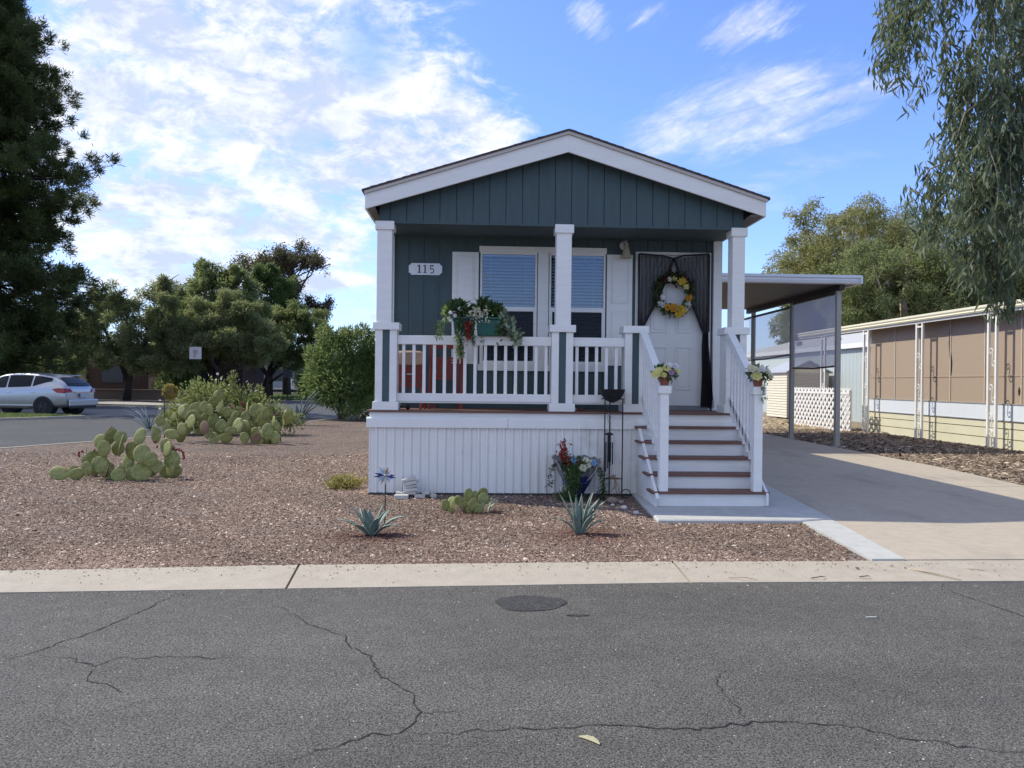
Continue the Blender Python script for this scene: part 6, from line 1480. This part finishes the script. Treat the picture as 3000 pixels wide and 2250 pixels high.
ns = root('sign_post', 'short dark sign post on the far lawn edge', 'sign', (-14.2, 46.5, 0)); MB().tube([(-14.2, 46.5, 0), (-14.2, 46.5, 2.2)], .05, 8).build('post', BLACKM, ns); MB().box(-14.55, -13.85, 46.46, 46.5, 1.6, 2.15).build('panel', M('dark_panel', (.06, .06, .07)), ns)

# ------------------------------------------------------------------ silver car
car = root('parked_car', 'silver hatchback suv parked beside the lawn under the pine', 'car', (-17.9, 20.95, -.028), rz=radians(171))
CARP = M('silver_car_paint', (.44, .45, .465), .3, .02, 3, metal=.6, spec=.5, coat=.6); CGL = M('dark_car_glass', (.012, .014, .017), .2, .05, spec=.14); RUB = M('tyre_rubber', (.012, .012, .013), .8); RED = M('red_lamp_lens', (.30, .012, .012), .15, .05, spec=.6); PLS = M('black_plastic_trim', (.02, .02, .022), .6)
# stations along x (front +): (x, sill z, belt z, roof z, half width sill, half width belt, half width roof)
ST = [(-2.30, .42, .92, 1.02, .72, .72, .60), (-2.22, .36, .98, 1.18, .82, .84, .64), (-2.02, .33, 1.07, 1.34, .87, .885, .62), (-1.66, .30, 1.11, 1.515, .90, .90, .62), (-1.2, .27, 1.08, 1.60, .905, .91, .63), (-.5, .25, 1.03, 1.655, .905, .915, .64), (.2, .25, 1.00, 1.64, .905, .915, .64), (.7, .25, .985, 1.54, .905, .91, .63), (1.15, .25, .975, 1.30, .905, .905, .66), (1.5, .26, .965, 1.06, .90, .895, .70), (1.9, .28, .89, .95, .88, .86, .70), (2.2, .33, .74, .82, .80, .76, .60), (2.32, .42, .62, .68, .68, .64, .5)]
def sec(s_):
    x, a, bt_, rf_, ws, wb, wr_ = s_
    return [(x, 0, a - .03), (x, ws * .8, a - .02), (x, ws, a + .06), (x, wb + .015, (a + bt_) * .5), (x, wb + .01, bt_ - .12), (x, wb - .03, bt_), (x, (wb - .03) * .5 + wr_ * .5 + .02, (bt_ + rf_) * .5), (x, wr_ + .03, rf_ - .06), (x, wr_ - .06, rf_ - .012), (x, 0, rf_)]
b = MB(); S_ = [sec(s_) for s_ in ST]; K = len(S_[0])
ring_ = [s_ + [(x, -y, z) for x, y, z in reversed(s_[1:-1])] for s_ in S_]; R_ = len(ring_[0])
for rg in ring_: b.v += rg
for i in range(len(ring_) - 1):
    for k in range(R_): b.f.append((i * R_ + k, i * R_ + (k + 1) % R_, (i + 1) * R_ + (k + 1) % R_, (i + 1) * R_ + k))
b.f.append(tuple(range(R_))); b.f.append(tuple(reversed(range((len(ring_) - 1) * R_, len(ring_) * R_))))
body = b.build('body', CARP, car, smooth=True); m = body.modifiers.new('sub', 'SUBSURF'); m.levels = 2; m.render_levels = 2
def lerp_st(x):
    for p, q in zip(ST, ST[1:]):
        if p[0] <= x <= q[0]: t = (x - p[0]) / (q[0] - p[0]); return tuple(p[i] + (q[i] - p[i]) * t for i in range(7))
    return ST[0] if x < ST[0][0] else ST[-1]
def sidept(x, h, sgn, off=.012):
    s_ = sec(lerp_st(x)); p = s_[5]; q = s_[6]; r_ = s_[7]
    if h < .5: t = h * 2; y = p[1] + (q[1] - p[1]) * t; z = p[2] + (q[2] - p[2]) * t
    else: t = h * 2 - 1; y = q[1] + (r_[1] - q[1]) * t; z = q[2] + (r_[2] - q[2]) * t
    return (x, sgn * (y + off), z)
def sidewin(xs, lo, hi, sgn):
    b = MB()
    for (x0, x1) in zip(xs, xs[1:]):
        n = 4; l0, l1 = lo(x0), lo(x1); h0, h1 = hi(x0), hi(x1)
        for j in range(n):
            b.face([sidept(x0, l0 + (h0 - l0) * j / n, sgn), sidept(x1, l1 + (h1 - l1) * j / n, sgn), sidept(x1, l1 + (h1 - l1) * (j + 1) / n, sgn), sidept(x0, l0 + (h0 - l0) * (j + 1) / n, sgn)])
    return b
for sgn in (1, -1):
    lo = lambda x: .10 + max(0, (-.95 - x)) * .62; hi = lambda x: .90 if x < .55 else max(.14, .90 - (x - .55) * .55)
    for xs in ([1.35, 1.1, .8, .5, .22], [.14, -.2, -.55, -.82], [-.90, -1.15, -1.4, -1.62]):
        sidewin(xs, lo, hi, sgn).build('side_window', CGL, car, smooth=True, fix=False)
    MB().box(-1.0, 1.0, sgn * .90 - .02, sgn * .90 + .02, .36, .42).build('rocker_strip', CARP, car, bevel=.01)
    for xv in (.05, -.95): MB().box(xv - .09, xv + .09, sgn * .925 - .015, sgn * .925 + .015, .875, .90).build('door_handle', M('chrome_%d' % int(xv * 100 + sgn), (.6, .6, .62), .15, metal=1), car, bevel=.006)
    tl = MB(); pts = [(-2.25, .80, .90), (-2.20, .84, 1.05), (-1.98, .905, 1.05), (-1.75, .925, 1.01), (-1.93, .925, .88), (-2.2, .86, .86)]
    tl.face([(x - .015, sgn * (y + .02), z) for x, y, z in pts]); tl.face([(-2.33, sgn * .56, .90), (-2.275, sgn * .60, 1.03), (-2.215, sgn * .87, 1.05), (-2.265, sgn * .83, .88)])
    tl.build('tail_lamp', RED, car, fix=False)
    MB().ellip((1.0, sgn * .98, 1.03), .10, .09, .07, None, 10, 6).build('wing_mirror', CARP, car, smooth=True)
    for xw in (-1.36, 1.33):
        arch = MB(); arch.tube([(xw, sgn * .60, .345), (xw, sgn * .932, .345)], .40, 28); arch.build('wheel_arch', PLS, car)
        t_ = MB(); prof = [(.20, -.10), (.335, -.10), (.345, -.06), (.345, .06), (.335, .10), (.20, .10)]
        vv = MB().lathe(prof, 28, cap=False); t_.v = [(xw + x, sgn * (.845 + z), .345 + y) for x, y, z in vv.v]; t_.f = vv.f
        wh = t_.build('wheel', RUB, car, smooth=True, auto=35)
        rm = MB()
        for k in range(5):
            a = 2 * pi * k / 5 + .3; rm.bar((xw, sgn * .935, .345), (xw + .20 * cos(a), sgn * .935, .345 + .20 * sin(a)), .012, .055, up=(0, 1, 0))
        rm.tube([(xw, sgn * .78, .345), (xw, sgn * .925, .345)], .205, 24); rm.build('rim', M('dark_alloy_%d_%d' % (int(xw * 10), sgn), (.10, .10, .105), .4, metal=.6), wh)
rw = MB(); pr2 = [(-1.80, 1.475, .53), (-1.94, 1.37, .58), (-2.08, 1.26, .62), (-2.19, 1.15, .65)]
for p, q in zip(pr2, pr2[1:]):
    for j in range(8):
        f0 = -1 + j * .25; f1 = f0 + .25; cv_ = lambda f: .045 * (1 - f * f)
        rw.face([(p[0] - .025 - cv_(f0), p[2] * f0, p[1]), (p[0] - .025 - cv_(f1), p[2] * f1, p[1]), (q[0] - .03 - cv_(f1), q[2] * f1, q[1]), (q[0] - .03 - cv_(f0), q[2] * f0, q[1])])
rw.build('rear_window', CGL, car, smooth=True, fix=False)
MB().box(-2.43, -2.34, -.80, .80, .36, .62).build('rear_bumper', CARP, car, bevel=.04, seg=3)
MB().box(-2.40, -2.30, -.72, .72, .27, .358).build('bumper_skirt', PLS, car, bevel=.01)
MB().box(-2.372, -2.350, -.16, .16, .70, .85).build('number_plate', M('plain_plate', (.45, .47, .5), .4), car, bevel=.004)
MB().box(-2.36, -2.335, -.42, .42, .87, .90).build('tailgate_strip', M('chrome_strip', (.6, .6, .62), .15, metal=1), car)
MB().box(-1.86, -1.66, -.56, .56, 1.525, 1.56).build('roof_spoiler', CARP, car, bevel=.012)
